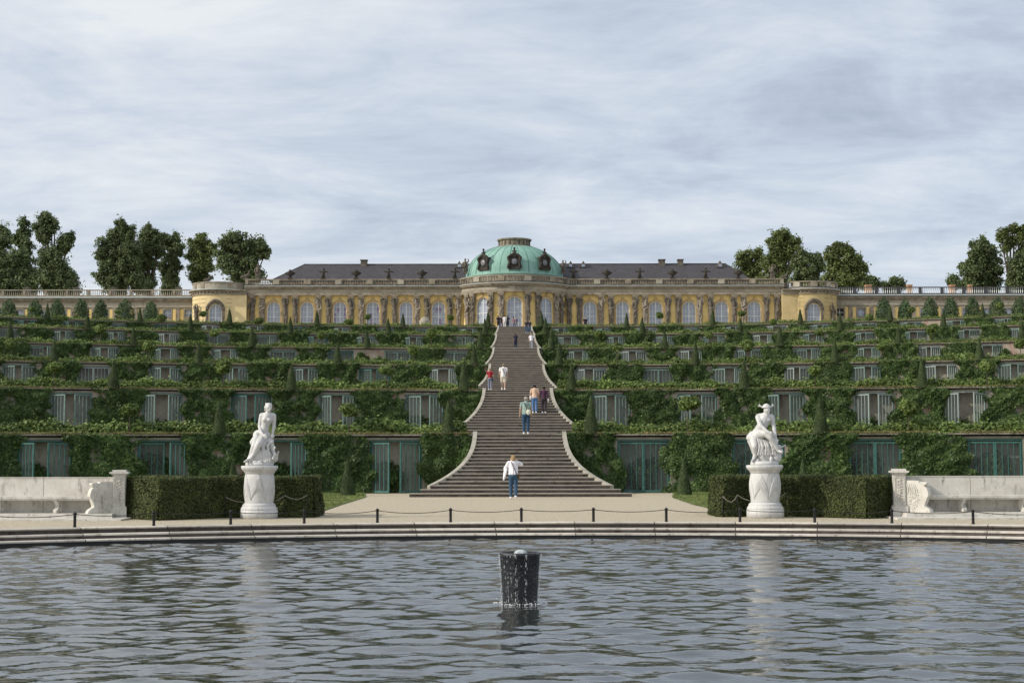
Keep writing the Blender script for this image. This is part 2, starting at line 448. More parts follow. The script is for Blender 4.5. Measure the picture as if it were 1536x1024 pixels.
# ---- water: a real rippled surface
def make_water():
    xs = np.concatenate([np.arange(-24.5, -14, .14), np.arange(-14, 14.5, .042), np.arange(14.5, 27.5, .14)]); ys = np.concatenate([np.arange(4.6, 11, .12), np.arange(11, 24, .036), np.arange(24, 35.4, .055)])
    X, Y = np.meshgrid(xs, ys)
    r = np.hypot(X - BC[0], Y - BC[1])
    Z = np.zeros_like(X)
    rg = np.random.default_rng(3)
    for i in range(84):
        lam = 0.15 * (10 ** (rg.random() * 1.0))
        k = 2 * PI / lam
        ang = rg.normal(PI / 2 + .12, .60)
        # amplitude so that slope contribution is even
        slope = .0205 * (1.0 if .28 < lam < 1.1 else .66)
        A = slope / k
        ph = rg.random() * 2 * PI
        kx, ky = k * math.cos(ang), k * math.sin(ang)
        mod = .55 + .45 * np.sin(X * rg.normal(0, .35) + Y * rg.normal(0, .35) + rg.random() * 6.28)
        Z += A * mod * np.sin(kx * X + ky * Y + ph + .6 * np.sin(X * rg.normal(0, .5) + Y * rg.normal(0, .3)))
    rf = np.hypot(X - DRUM[0], Y - DRUM[1])
    Z += .0045 * np.exp(-rf / 3.2) * np.sin(2 * PI * rf / .42)
    Z = Z + np.where(Z > 0, Z * Z * 9, 0)
    Z += WZ
    keep = r < BR - .62
    idx = -np.ones(X.shape, int); idx[keep] = np.arange(keep.sum())
    V = np.stack([X[keep], Y[keep], Z[keep]], 1)
    a = idx[:-1, :-1]; b = idx[:-1, 1:]; c = idx[1:, 1:]; d = idx[1:, :-1]
    ok = (a >= 0) & (b >= 0) & (c >= 0) & (d >= 0)
    Q = np.stack([a[ok], b[ok], c[ok], d[ok]], 1)
    me = bpy.data.meshes.new('water')
    me.vertices.add(len(V)); me.vertices.foreach_set('co', V.astype(np.float32).ravel())
    me.loops.add(Q.size); me.loops.foreach_set('vertex_index', Q.astype(np.int32).ravel())
    me.polygons.add(len(Q)); me.polygons.foreach_set('loop_start', np.arange(0, Q.size, 4, dtype=np.int32))
    me.polygons.foreach_set('loop_total', np.full(len(Q), 4, dtype=np.int32))
    me.update(calc_edges=True)
    me.polygons.foreach_set('use_smooth', np.ones(len(Q), bool))
    o = mesh_obj('water', me, M_water); tag(o, 'dark rippled water of the round pool', 'water', kind='structure')
_dp = at(780, 905, 19.3)
DRUM = (_dp.x, 19.3)
make_water()

# ---- terrace grounds (concave steps of the vineyard)
def terrace_ground(k):
    n = 40; sm = smax(k - 1) + (8 if k < 6 else 200)
    front = []; back = []
    for i in range(n + 1):
        s = -sm + 2 * sm * i / n
        x, y, _ = arc(k - 1, max(-smax(k - 1) - 8, min(smax(k - 1) + 8, s)), .02)
        if k == 6: x = XA + (x - XA)
        front.append((x, y))
    if k < 6:
        for i in range(n + 1):
            s = -smax(k) - 8 + 2 * (smax(k) + 8) * i / n
            x, y, _ = arc(k, s, .3); back.append((x, y))
    else:
        for i in range(n + 1):
            back.append((-260 + 520 * i / n, PLAT_Y))
    m = MB()
    # skip the strip occupied by the stairs' opening: handled by the stair treads standing proud
    for i in range(n):
        m.add([(*front[i], L[k]), (*front[i + 1], L[k]), (*back[i + 1], L[k]), (*back[i], L[k])], [(0, 1, 2, 3)])
    o = m.build('terrace_ground', M_soil)
    tag(o, ['', 'lowest vineyard terrace ground', 'second vineyard terrace ground', 'third vineyard terrace ground', 'fourth vineyard terrace ground', 'fifth vineyard terrace ground', 'gravel plateau in front of the palace'][k], 'ground', kind='structure')
    if k == 6: o.data.materials[0] = M_gravel
for k in range(1, 7): terrace_ground(k)
# sides of the hill beyond the terrace walls
m = MB()
for sgn in (-1, 1):
    x0, y0, _ = arc(0, sgn * (smax(0) + 7.9), 0)
    line = [(x0, y0 - 3, -.3)]
    for k in range(6):
        x, y, _ = arc(k, sgn * (smax(k) + 7.9), 0); line.append((x - sgn * .5, y + (.3 if k < 5 else 2), L[k + 1] + .12))
    line.append((line[-1][0], PLAT_Y, L[6] + .12))
    for p, q in zip(line[:-1], line[1:]):
        vs = [p, (p[0] + sgn * 400, p[1], p[2]), (q[0] + sgn * 400, q[1], q[2]), q]
        m.add(vs, [(0, 1, 2, 3)] if sgn > 0 else [(3, 2, 1, 0)])
        zb = min(p[2], q[2]) - .6; m.add([p, q, (q[0], q[1], zb), (p[0], p[1], zb)], [(0, 1, 2, 3)])
        m.add([q, (q[0] + sgn * 400, q[1], q[2]), (q[0] + sgn * 400, q[1], zb), (q[0], q[1], zb)], [(0, 1, 2, 3)])
tag(m.build('hillside', M_lawn), 'grassy hillside beyond the ends of the terraces', 'hill', kind='structure')

# ---- lawn wedges by the foot of the lowest wall
def poly_sheet(name, pts, z, mat, kind='structure', label=None, cat='lawn'):
    bm = bmesh.new(); f = bm.faces.new([bm.verts.new((x, y, z)) for x, y in pts]); bmesh.ops.triangulate(bm, faces=[f])
    me = bpy.data.meshes.new(name); bm.to_mesh(me); bm.free()
    for p in me.polygons:
        if p.normal.z < 0: p.flip()
    o = mesh_obj(name, me, mat); tag(o, label, cat, kind=kind); return o
def gp(px, py):     # ground point under a pixel
    d = right * ((px - 768) / F) + up * ((512 - py) / F) + fwd
    t = -CAM_Z / d.z; p = CAM + d * t; return (p.x, p.y)
lawnL = [gp(470, 772), gp(480, 768), gp(512, 757), gp(549, 745.5), (xat(549, 65), 64.9), (-27, 61.0), (-27, 42)]
lawnR = [gp(1090, 772), gp(1072, 764), gp(1040, 757), gp(1008, 746), (xat(1008, 65), 64.9), (27.5, 61.0), (27.5, 42)]
for pts, nm in ((lawnL, 'left'), (lawnR, 'right')):
    poly_sheet('lawn', pts, .02, M_lawn, label='grass strip at the foot of the %s terrace wall' % nm)
    P = np.array(pts); x0, y0 = P.min(0); x1, y1 = P.max(0)
    n = 60000; q = np.stack([RNG.uniform(x0, x1, n), RNG.uniform(y0, y1, n)], 1)
    ins = np.zeros(n, bool); j = len(pts) - 1
    for i in range(len(pts)):
        xi, yi = pts[i]; xj, yj = pts[j]
        c = ((yi > q[:, 1]) != (yj > q[:, 1])) & (q[:, 0] < (xj - xi) * (q[:, 1] - yi) / (yj - yi + 1e-9) + xi)
        ins ^= c; j = i
    q = q[ins]; PP = np.column_stack([q, np.full(len(q), .045)]); NN = np.tile([0, -.6, .6], (len(q), 1))
    tag(mesh_obj('grass', quads_mesh('grass', PP, NN, .075, .4, .7), M_grassb), 'short grass growing on the %s lawn strip' % nm, 'grass', kind='stuff')
# ================================================================ STAIRS
def hw(k, t):
    return 1.89 + (2.5 * t ** 2.9 if k == 0 else 2.1 * t ** 2.4)
RUN = 6.8
def flight(k):
    """flight k climbs from L[k] to L[k+1], its top edge at D[k]"""
    h = L[k + 1] - L[k]; ns = 17 if k == 0 else round(h / .158)
    rr = h / ns; tr = RUN / ns
    e = empty('garden_stairs', (XA, D[k] - RUN, L[k]))
    tag(e, '%s flight of the wide stone garden stairs%s' % (['lowest', 'second', 'third', 'fourth', 'fifth', 'uppermost'][k], ', flaring at its foot' if k == 0 else ' counted from the gravel'), 'stairs', 'stone stair flights up the terraces')
    for i in range(ns):
        t0 = 1 - i / ns
        w = hw(k, t0) + (.0 if k else .0)
        y0 = i * tr; z1 = (i + 1) * rr + (.006 if i == ns - 1 else 0)
        m = MB()
        yb = (RUN + .6) if i == ns - 1 else y0 + tr + .05
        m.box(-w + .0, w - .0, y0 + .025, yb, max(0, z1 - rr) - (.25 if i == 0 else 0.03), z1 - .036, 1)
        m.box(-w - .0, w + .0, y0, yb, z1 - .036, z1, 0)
        o = m.build('step', [M_tread, M_stepr], e)
    # cheek walls
    for sg in (-1, 1):
        m = MB(); n = 26; secs = []
        t_end = 0.0
        for i in range(n + 1):
            y = RUN * (.12 if k == 0 else .02) + RUN * (1 - (.12 if k == 0 else .02)) * i / n
            t = 1 - y / RUN
            x = hw(k, t) - .02; z = h * y / RUN
            dx = (hw(k, t + .01) - hw(k, t)) / (.01 * RUN)
            nrm = Vector((1, dx, 0)).normalized()      # outward
            wd = .185
            top = z + .13
            a = Vector((x, y, 0)); b = a + nrm * wd
            secs.append([(sg * a.x, a.y, -.2), (sg * a.x, a.y, top), (sg * b.x, b.y, top + .0), (sg * b.x, b.y, -.2)])
        # end return
        for i in range(n):
            A, B = secs[i], secs[i + 1]
            for j in range(3):
                q = [A[j], A[j + 1], B[j + 1], B[j]]
                m.add(q, [(0, 1, 2, 3)] if sg > 0 else [(3, 2, 1, 0)])
        m.add(secs[0], [(0, 1, 2, 3)]); m.add(secs[-1], [(3, 2, 1, 0)])
        m.build('side_wall', M_cheek, e)
for k in range(6): flight(k)
for k in range(1, 7):
    m = MB(); y0 = D[k - 1] + .62; y1 = (D[k] - RUN - .02) if k < 6 else 186
    m.add([(XA - 1.9, y0, L[k] + .004), (XA + 1.9, y0, L[k] + .004), (XA + 1.9, y1, L[k] + .004), (XA - 1.9, y1, L[k] + .004)], [(0, 1, 2, 3)])
    tag(m.build('path', M_tread), 'stone landing between stair flights on the %s terrace' % ['', 'lowest', 'second', 'third', 'fourth', 'fifth', 'palace'][k], 'path', kind='structure')

# ================================================================ TERRACE WALLS
NW = 2.3; PER = 5.0; S0 = 5.45
TNAME = ['lowest', 'second', 'third', 'fourth', 'fifth', 'top']
def gate_state(k, side, j):
    if k == 0:
        return ('open', 'open') if side < 0 and j != 2 else (('shut', 'shut') if side > 0 else ('shut', 'open'))
    r = random.random()
    if k == 1: return ('open', 'open')
    if r < .62: return ('open', 'open')
    if r < .84: return ('shut', 'shut')
    return ('shut', 'open')
def gate_leaf_mesh(h, w, mats_key):
    m = MB(); b = .068
    m.box(0, b, -.03, .03, 0, h); m.box(w - b, w, -.03, .03, 0, h)
    m.box(b, w - b, -.03, .03, h - b, h); m.box(b, w - b, -.03, .03, 0, b * 1.3)
    for i in range(1, 4):
        x = b + (w - 2 * b) * i / 4
        m.box(x - .015, x + .015, -.02, .02, b * 1.3, h - b)
    m.add([(b, 0, b), (w - b, 0, b), (w - b, 0, h - b), (b, 0, h - b)], [(0, 1, 2, 3)], 1)
    return m.mesh('gate_leaf')
LEAFM = {}
def gate(parent, k, x, h, ang_l, ang_r, pm):
    """two glazed leaves hinged at the niche sides, in the wall's local frame"""
    for hinge, ang, sg in ((x - NW / 2 + .04, ang_l, 1), (x + NW / 2 - .04, ang_r, -1)):
        pass
def leaf_mesh(h, mi):
    key = (round(h, 2), mi)
    if key not in LEAFM:
        me = gate_leaf_mesh(h, NW / 2 - .06, mi)
        me.materials.append([M_teal, M_sage, M_pale][mi]); me.materials.append(M_glass)
        LEAFM[key] = me
    return LEAFM[key]
FRAMEM = {}
def frame_mesh(h, mi):
    key = (round(h, 2), mi)
    if key not in FRAMEM:
        m = MB(); w = NW / 2 + .02
        m.box(-w, -w + .07, -.04, .06, 0, h + .07); m.box(w - .07, w, -.04, .06, 0, h + .07); m.box(-w + .07, w - .07, -.04, .06, h, h + .07)
        me = m.mesh('gate_frame'); me.materials.append([M_teal, M_sage, M_pale][mi]); FRAMEM[key] = me
    return FRAMEM[key]
VARPANEL = {}
def vine_panel(hh, v):
    key = (round(hh, 1), v)
    if key in VARPANEL: return VARPANEL[key]
    rg = np.random.default_rng(100 + v)
    n = 13000
    W = 3.0
    x = rg.uniform(-W / 2 - .25, W / 2 + .25, n); z = rg.uniform(.0, hh + (.05 if v % 3 == 0 else -.03), n)
    def fld(x, z, a, b):
        s = 0
        for q in range(6):
            s = s + np.sin(x * rg2.normal(0, a) + z * rg2.normal(0, a) + rg2.random() * 6.28)
        return s / 6 * b
    rg2 = np.random.default_rng(200 + v)
    f1 = fld(x, z, 3.2, 1); f2 = fld(x, z, 7, 1); f3 = fld(x * 0, z, 4, 1); f4 = fld(x * 0 + 1, z, 4, 1)
    edge = np.where(x < 0, x + W / 2 + f3 * .8, W / 2 - x + f4 * .8)
    dens = np.clip(edge * 2.6 + .15, 0, 1) * np.clip(.82 + f1 * 1.4, .05, 1)
    if v >= 6: dens *= np.clip((hh * (.62 + .12 * v - .72) - z) * 2 + f1 * 2, .0, 1)
    keep = rg.random(n) < dens
    x, z, f1, f2, ed = x[keep], z[keep], f1[keep], f2[keep], edge[keep]
    depth = (.10 + .28 * np.clip(f1 + .3, 0, 1) + .13 * np.clip(f2 + .2, 0, 1)) * np.clip(ed * 2 + .4, .3, 1)
    y = -(depth * (1 - rg.random(len(x)) ** 2.5 * .75)) - .03
    P = np.stack([x, y, z], 1); N = np.tile([0., -.85, .45], (len(x), 1)) + np.stack([f2 * .9, f1 * .4, f1 * .3], 1)
    me = quads_mesh('climbing_vine', P, N, .15, .85, .42)
    me.materials.append(M_ivy)
    VARPANEL[key] = me
    return me
BUSH = []
for v in range(3):
    n = 900; u = RNG.normal(0, 1, (n, 3)); u /= np.linalg.norm(u, axis=1)[:, None]
    rr = RNG.random(n) ** .4
    P = u * rr[:, None] * np.array([.85, .22, .6]); P[:, 2] += .55
    P[:, 0] += np.sin(P[:, 2] * 5 + v) * .15
    me = quads_mesh('fig_bush', P[P[:, 2] > 0], u[P[:, 2] > 0], .15, .8, .5); me.materials.append(M_ivy); BUSH.append(me)

def ivy_row(k, side):
    s0 = hw(0, 0) + .45; s1 = smax(k) + 4
    ln = s1 - s0; n = int(ln * (620 if k < 2 else 420 if k < 4 else 300))
    s = RNG.uniform(s0, s1, n)
    ph = RNG.random(8) * 6.28; fr = RNG.uniform(.35, 2.4, 8)
    f = sum(np.sin(s * fr[i] + ph[i]) for i in range(8)) / 8
    H = [.48, .50, .36, .34, .29, .24][k] + .34 * f + .05 * np.sin(s * 5.1)
    H = np.clip(H, .2, 1.1)
    a = RNG.uniform(-.15, PI + .15, n); r = RNG.random(n) ** .35
    dy = np.cos(a) * r * (.42 if k < 2 else .5) - (0 if k < 2 else np.clip(f * .7, 0, .22)); z = np.clip(np.sin(a) * r, 0, 1) * H + RNG.normal(0, .03, n)
    z = np.maximum(z, .02) + np.where(RNG.random(n) < .05, RNG.uniform(.05, .28, n), 0)
    off = .66 + dy + .10 * np.sin(s * 1.7)
    th = side * s / RK[k]; R = RK[k] + off
    P = np.stack([XA + R * np.sin(th), D[k] - RK[k] + R * np.cos(th), L[k + 1] + z], 1)
    N = np.stack([np.zeros(n), np.cos(a) * .8 - .2, np.sin(a) + .3], 1)
    me = quads_mesh('vine_row', P, N, .155 if k < 2 else .18, .85, .55)
    o = mesh_obj('vine_row', me, M_vine)
    tag(o, 'low bright green vine row along the %s terrace ledge, %s of the stairs' % (TNAME[k], 'left' if side < 0 else 'right'), 'vine row', 'vine rows along the terrace ledges')
    # dry grass on the edge
    if True:
        n = int(ln * (200 if k < 2 else 90))
        s = RNG.uniform(s0 - .2, s1, n); th = side * s / RK[k]; off = RNG.uniform(-.33, .25, n); R = RK[k] + off
        keep = (np.sin(s * .9 + k) + np.sin(s * 2.3) + RNG.normal(0, .7, n)) > (-.6)
        P = np.stack([XA + R * np.sin(th), D[k] - RK[k] + R * np.cos(th), L[k + 1] + .03 + RNG.random(n) * .05], 1)[keep]
        N = np.tile([0, -.8, .5], (len(P), 1))
        o = mesh_obj('ledge_grass', quads_mesh('ledge_grass', P, N, .11, .45, .6), M_drygrass)
        tag(o, 'dry grass on the edge of the %s terrace, %s of the stairs' % (TNAME[k], 'left' if side < 0 else 'right'), 'grass', kind='stuff')

for k in range(6):
    z0 = L[k]; z1 = L[k + 1]; h = z1 - z0
    for side in (-1, 1):
        sn = 'left' if side < 0 else 'right'
        W = empty('terrace_wall', (XA, D[k], z0))
        tag(W, '%s curved terrace wall with glazed niches, %s of the stairs' % (TNAME[k], sn), 'retaining wall', 'retaining walls of the vineyard terraces')
        n_b = int((smax(k) - S0) / PER) + 2
        bounds = []   # (s0,s1,type)
        s = hw(0, 0) + .2
        for j in range(n_b):
            c = S0 + PER * j
            bounds.append((s, c - NW / 2, 'pier', j)); bounds.append((c - NW / 2, c + NW / 2, 'niche', j)); s = c + NW / 2
        bounds.append((s, s + 2.8, 'pier', n_b))
        gh = h - .30
        m = MB(); m2 = MB()
        def wp(s, off, z):
            x, y, _ = arc(k, side * s, off); return (x - XA, y - D[k], z)
        def strip(mb, sa, sb, o0, o1, za, zb, mi, sub=1):
            for q in range(sub):
                a = sa + (sb - sa) * q / sub; b = sa + (sb - sa) * (q + 1) / sub
                vs = [wp(a, o0, za), wp(b, o0, za), wp(a, o1, za), wp(b, o1, za), wp(a, o0, zb), wp(b, o0, zb), wp(a, o1, zb), wp(b, o1, zb)]
                mb.add(vs, [(0, 2, 3, 1), (4, 5, 7, 6), (0, 1, 5, 4), (2, 6, 7, 3), (0, 4, 6, 2), (1, 3, 7, 5)], mi)
        for (a, b, ty, j) in bounds:
            if ty == 'pier':
                strip(m, a, b, 0, .75, -.05, h - .14, 1 if (j + k) % 3 == 2 else 0, 2)
            else:
                strip(m, a, b, .55, .75, -.05, h - .14, 0)
                strip(m, a + .002, b - .002, .0, .549, gh + .06, h - .14, 0)
        m.build('masonry', [M_plaster, M_brick], W)
        strip(m2, hw(0, 0) + .2, s + 2.8, -.16, .76, h - .065, h + .004, 0, 3 * n_b)
        m2.build('coping', M_ledge, W)
        for j in range(n_b):
            c = S0 + PER * j
            x, y, rz = arc(k, side * c, 0)
            mi = 0 if k == 0 else (random.choice([1, 1, 2]) if k in (1, 2) else random.choice([1, 1, 2, 1]))
            if k > 0 and random.random() < .06: mi = 0
            G = empty('glazed_gate', (x - XA, y - D[k], .0), rz); G.parent = W
            fr = mesh_obj('gate_frame', frame_mesh(gh - .02, mi), None, G)
            fr.location = (0, .06, 0.0)
            sl, sr = gate_state(k, side, j)
            for sg, st in ((-1, sl), (1, sr)):
                o = mesh_obj('gate_leaf', leaf_mesh(gh - .10, mi), None, G)
                a = rad(random.uniform(32, 58)) if st == 'open' else rad(random.uniform(0, 3))
                o.location = (sg * (NW / 2 - .06), 0.02, .03)
                o.rotation_euler = (0, 0, -a if sg < 0 else PI + a)
            # figs inside
            if random.random() < (1.0 if k == 0 else .75 if k < 3 else .4):
                b_ = mesh_obj('fig_bush', BUSH[random.randrange(3)], None)
                xx, yy, rz = arc(k, side * (c + random.uniform(-.4, .4)), .34); b_.location = (xx, yy, z0); b_.rotation_euler = (0, 0, rz)
                sc = random.uniform(.8, 1.25); b_.scale = (sc * .95, .8, sc * (1.5 if k == 0 else 1.1))
                tag(b_, 'leafy bush inside the %s niche %s of the stairs, %s terrace' % (ORD[j + 1], sn, TNAME[k]), 'bush', 'bushes inside the wall niches')
        # climbing vines on the piers
        for j in range(n_b + 1):
            if j == 0: a, b = hw(0, 0) + .2, S0 - NW / 2
            else: a, b = S0 + PER * (j - 1) + NW / 2, S0 + PER * j - NW / 2
            v = random.randrange(6) if (k < 2 or random.random() < .97) else 6 + random.randrange(2)
            if k == 0 and side > 0 and j in (4,): v = 7
            x, y, rz = arc(k, side * (a + b) / 2, 0)
            o = mesh_obj('climbing_vine', vine_panel(h, v), None)
            o.location = (x, y, z0); o.rotation_euler = (0, 0, rz)
            o.scale = ((b - a) / 2.7 * 1.02 * random.choice([-1, 1]), .95, 1.0)
            pos = 'beside the stairs' if j == 0 else 'just beyond the %s niche' % ORD[j]
            tag(o, 'leafy climber on the %s terrace wall %s of the stairs, %s' % (TNAME[k], sn, pos), 'climbing vine', 'climbers covering the terrace walls')
        ivy_row(k, side)

# ---- clipped yew cones
def cone_mesh(v):
    n = 7500; h = 1.56; r = .31
    z = h * (1 - np.sqrt(RNG.random(n))) ; z = np.clip(z, 0, h)
    a = RNG.uniform(0, 2 * PI, n)
    R = r * (1 - z / h) ** .85 * (1 + .05 * np.sin(3 * a + z * 5 + v)) * (1 + RNG.normal(0, .018, n)) + .015
    P = np.stack([R * np.cos(a), R * np.sin(a), z], 1); N = np.stack([np.cos(a), np.sin(a), np.full(n, .25)], 1)
    me = quads_mesh('foliage', P, N, .05, .6, .4); me.materials.append(M_yew); return me
CONES = [cone_mesh(v) for v in range(3)]
cm = MB(); cm.lathe([(.29, 0), (.275, .15), (.15, .9), (.045, 1.4), (.005, 1.5)], 12); CORE = cm.mesh('core'); CORE.materials.append(M_box)
tm = MB(); tm.tube([(0, 0, -.05), (0, 0, .1)], .05, 6); STUB = tm.mesh('trunk'); STUB.materials.append(M_bark)
def cone(x, y, z, sc, label):
    e = empty('yew_cone', (x, y, z), random.random() * 6); e.scale = (sc * .98, sc * .98, sc)
    mesh_obj('foliage', random.choice(CONES), None, e); mesh_obj('core', CORE, None, e)
    tag(e, label, 'topiary', 'clipped yew cones along the terraces')
def ballmesh(v):
    n = 1300; u = RNG.normal(0, 1, (n, 3)); u /= np.linalg.norm(u, axis=1)[:, None]
    rr = RNG.random(n) ** .35 * (1 + .25 * np.sin(u[:, 0] * 6 + v) * np.cos(u[:, 2] * 5))
    P = u * rr[:, None] * np.array([.46, .44, .38 - .05 * (v % 3)]); P[:, 2] += 1.22; P[:, 0] += .1 * np.sin(P[:, 2] * 7 + v)
    me = quads_mesh('crown', P, u + np.array([0, 0, .4]), .13, .8, .6); me.materials.append(M_vine); return me
BALLS = [ballmesh(v) for v in range(4)]
sm_ = MB(); sm_.tube([(0, 0, -.02), (.01, 0, .5), (0, .01, 1.0), (0, 0, 1.3)], [.03, .026, .024, .012], 6)
for q in range(5): sm_.tube([(0, 0, 1.0 + q * .03), (.28 * math.cos(q * 1.3), .28 * math.sin(q * 1.3), 1.3)], [.012, .006], 4)
STEM = sm_.mesh('trunk'); STEM.materials.append(M_bark)
for k in range(6):
    for side in (-1, 1):
        sn = 'left' if side < 0 else 'right'
        j = 0
        while 3.1 + 10 * j < smax(k) + 1:
            x, y, _ = arc(k, side * (3.15 + 10 * j), .0)
            cone(x, y, L[k + 1], random.uniform(.95, 1.12) * (1.0 if k < 3 else 1.08), 'clipped yew cone on the %s terrace, %s cone %s of the stairs' % (TNAME[k], ORD[j + 1], sn)); j += 1
        j = 0
        while 7.6 + 9.45 * j < smax(k) + 1:
            if k and random.random() < .15: j += 1; continue
            x, y, _ = arc(k, side * (7.6 + 9.45 * j + random.uniform(-.2, .2)), .15)
            e = empty('standard_tree', (x, y, L[k + 1]), random.random() * 6); s_ = random.uniform(.8, 1.12); e.scale = (s_, s_, s_ * random.uniform(.95, 1.1))
            mesh_obj('crown', random.choice(BALLS), None, e); mesh_obj('trunk', STEM, None, e)
            tag(e, 'small round-headed tree on the %s terrace, %s one %s of the stairs' % (TNAME[k], ORD[j + 1], sn), 'small tree', 'small round-headed trees on the terrace ledges'); j += 1
for i, (px, yy) in enumerate([(521, 60.3), (1026, 60.3), (349, 61.5), (1205, 61.8)]):
    p = xat(px, yy, 745)
    cone(p, yy, 0, 1.0 if i < 2 else .95, ['yew cone on the grass just left of the gravel path', 'yew cone on the grass just right of the gravel path', 'yew cone behind the left hedge near the white statue', 'yew cone behind the right hedge near the white statue'][i])
M_wing = stone('grey_beige_plaster', [(.20, .185, .145), (.28, .26, .205), (.34, .32, .255)], .6, .9, .3, 8, dirt=((.16, .145, .115), 1.5, .56, (1, 1, .4)))
# ================================================================ PALACE
PY = 195.0
ZB = L[6]
def zp(y, Y=PY): return zat(y, Y)
z_corn = zp(430); z_corn_b = zp(433.5); z_arch = zp(443); z_att0 = zp(428); z_att1 = zp(418.8); z_top_arch = zp(452)
WW = 1.80; WH = z_top_arch - ZB
pal = empty('palace', (XA, PY, ZB))
tag(pal, 'long yellow single-storey palace with slate roof and round green copper dome above the terraces', 'palace')
def plocal(x, y, z): return (x - XA, y - PY, z - ZB)

class Surf:
    """maps (u along the wall, depth behind face, z) to palace-local coordinates; flat or cylindrical"""
    def __init__(s, kind, **k): s.kind = kind; s.__dict__.update(k)
    def __call__(s, u, d, z):
        if s.kind == 'flat': return (u, s.y + d, z)
        a = u / s.R; r = s.R - d
        return (s.cx + r * math.sin(a), s.cy - r * math.cos(a), z)
    def rz(s, u): return 0 if s.kind == 'flat' else u / s.R
    def seg(s, du): return 1 if s.kind == 'flat' else max(1, int(du / .5))
def sblock(mb, sf, u0, u1, d0, d1, z0, z1, mi=0):
    n = sf.seg(u1 - u0)
    for i in range(n):
        a = u0 + (u1 - u0) * i / n; b = u0 + (u1 - u0) * (i + 1) / n
        vs = [sf(a, d0, z0), sf(b, d0, z0), sf(a, d1, z0), sf(b, d1, z0), sf(a, d0, z1), sf(b, d0, z1), sf(a, d1, z1), sf(b, d1, z1)]
        fs = [(0, 2, 3, 1), (4, 5, 7, 6), (0, 1, 5, 4), (2, 6, 7, 3)]
        if i == 0: fs.append((0, 4, 6, 2))
        if i == n - 1: fs.append((1, 3, 7, 5))
        mb.add(vs, fs, mi)
def arch_pts(c, w, z0, h, n=14):
    r = w / 2; zs = z0 + h - r
    pts = [(c - r, z0), (c - r, zs)] + [(c - r * math.cos(PI * i / n), zs + r * math.sin(PI * i / n)) for i in range(1, n)] + [(c + r, zs), (c + r, z0)]
    return pts
def arched_wall(mb, sf, u0, u1, z0, z1, wins, mi=0, thick=.4):
    """wins: list of (centre, width, height)"""
    cur = u0
    for c, w, h in sorted(wins):
        a, b = c - w / 2, c + w / 2
        n = sf.seg(a - cur)
        for i in range(n):
            p = cur + (a - cur) * i / n; q = cur + (a - cur) * (i + 1) / n
            mb.add([sf(p, 0, z0), sf(q, 0, z0), sf(q, 0, z1), sf(p, 0, z1)], [(0, 1, 2, 3)], mi)
        pts = arch_pts(c, w, z0, h)
        up_ = pts[1:-1]
        for i in range(len(up_) - 1):
            (x0, y0), (x1, y1) = up_[i], up_[i + 1]
            mb.add([sf(x0, 0, y0), sf(x1, 0, y1), sf(x1, 0, z1), sf(x0, 0, z1)], [(0, 1, 2, 3)], mi)
        for i in range(len(pts) - 1):
            (x0, y0), (x1, y1) = pts[i], pts[i + 1]
            mb.add([sf(x0, 0, y0), sf(x0, thick, y0), sf(x1, thick, y1), sf(x1, 0, y1)], [(0, 1, 2, 3)], mi)
        cur = b
    n = sf.seg(u1 - cur)
    for i in range(n):
        p = cur + (u1 - cur) * i / n; q = cur + (u1 - cur) * (i + 1) / n
        mb.add([sf(p, 0, z0), sf(q, 0, z0), sf(q, 0, z1), sf(p, 0, z1)], [(0, 1, 2, 3)], mi)
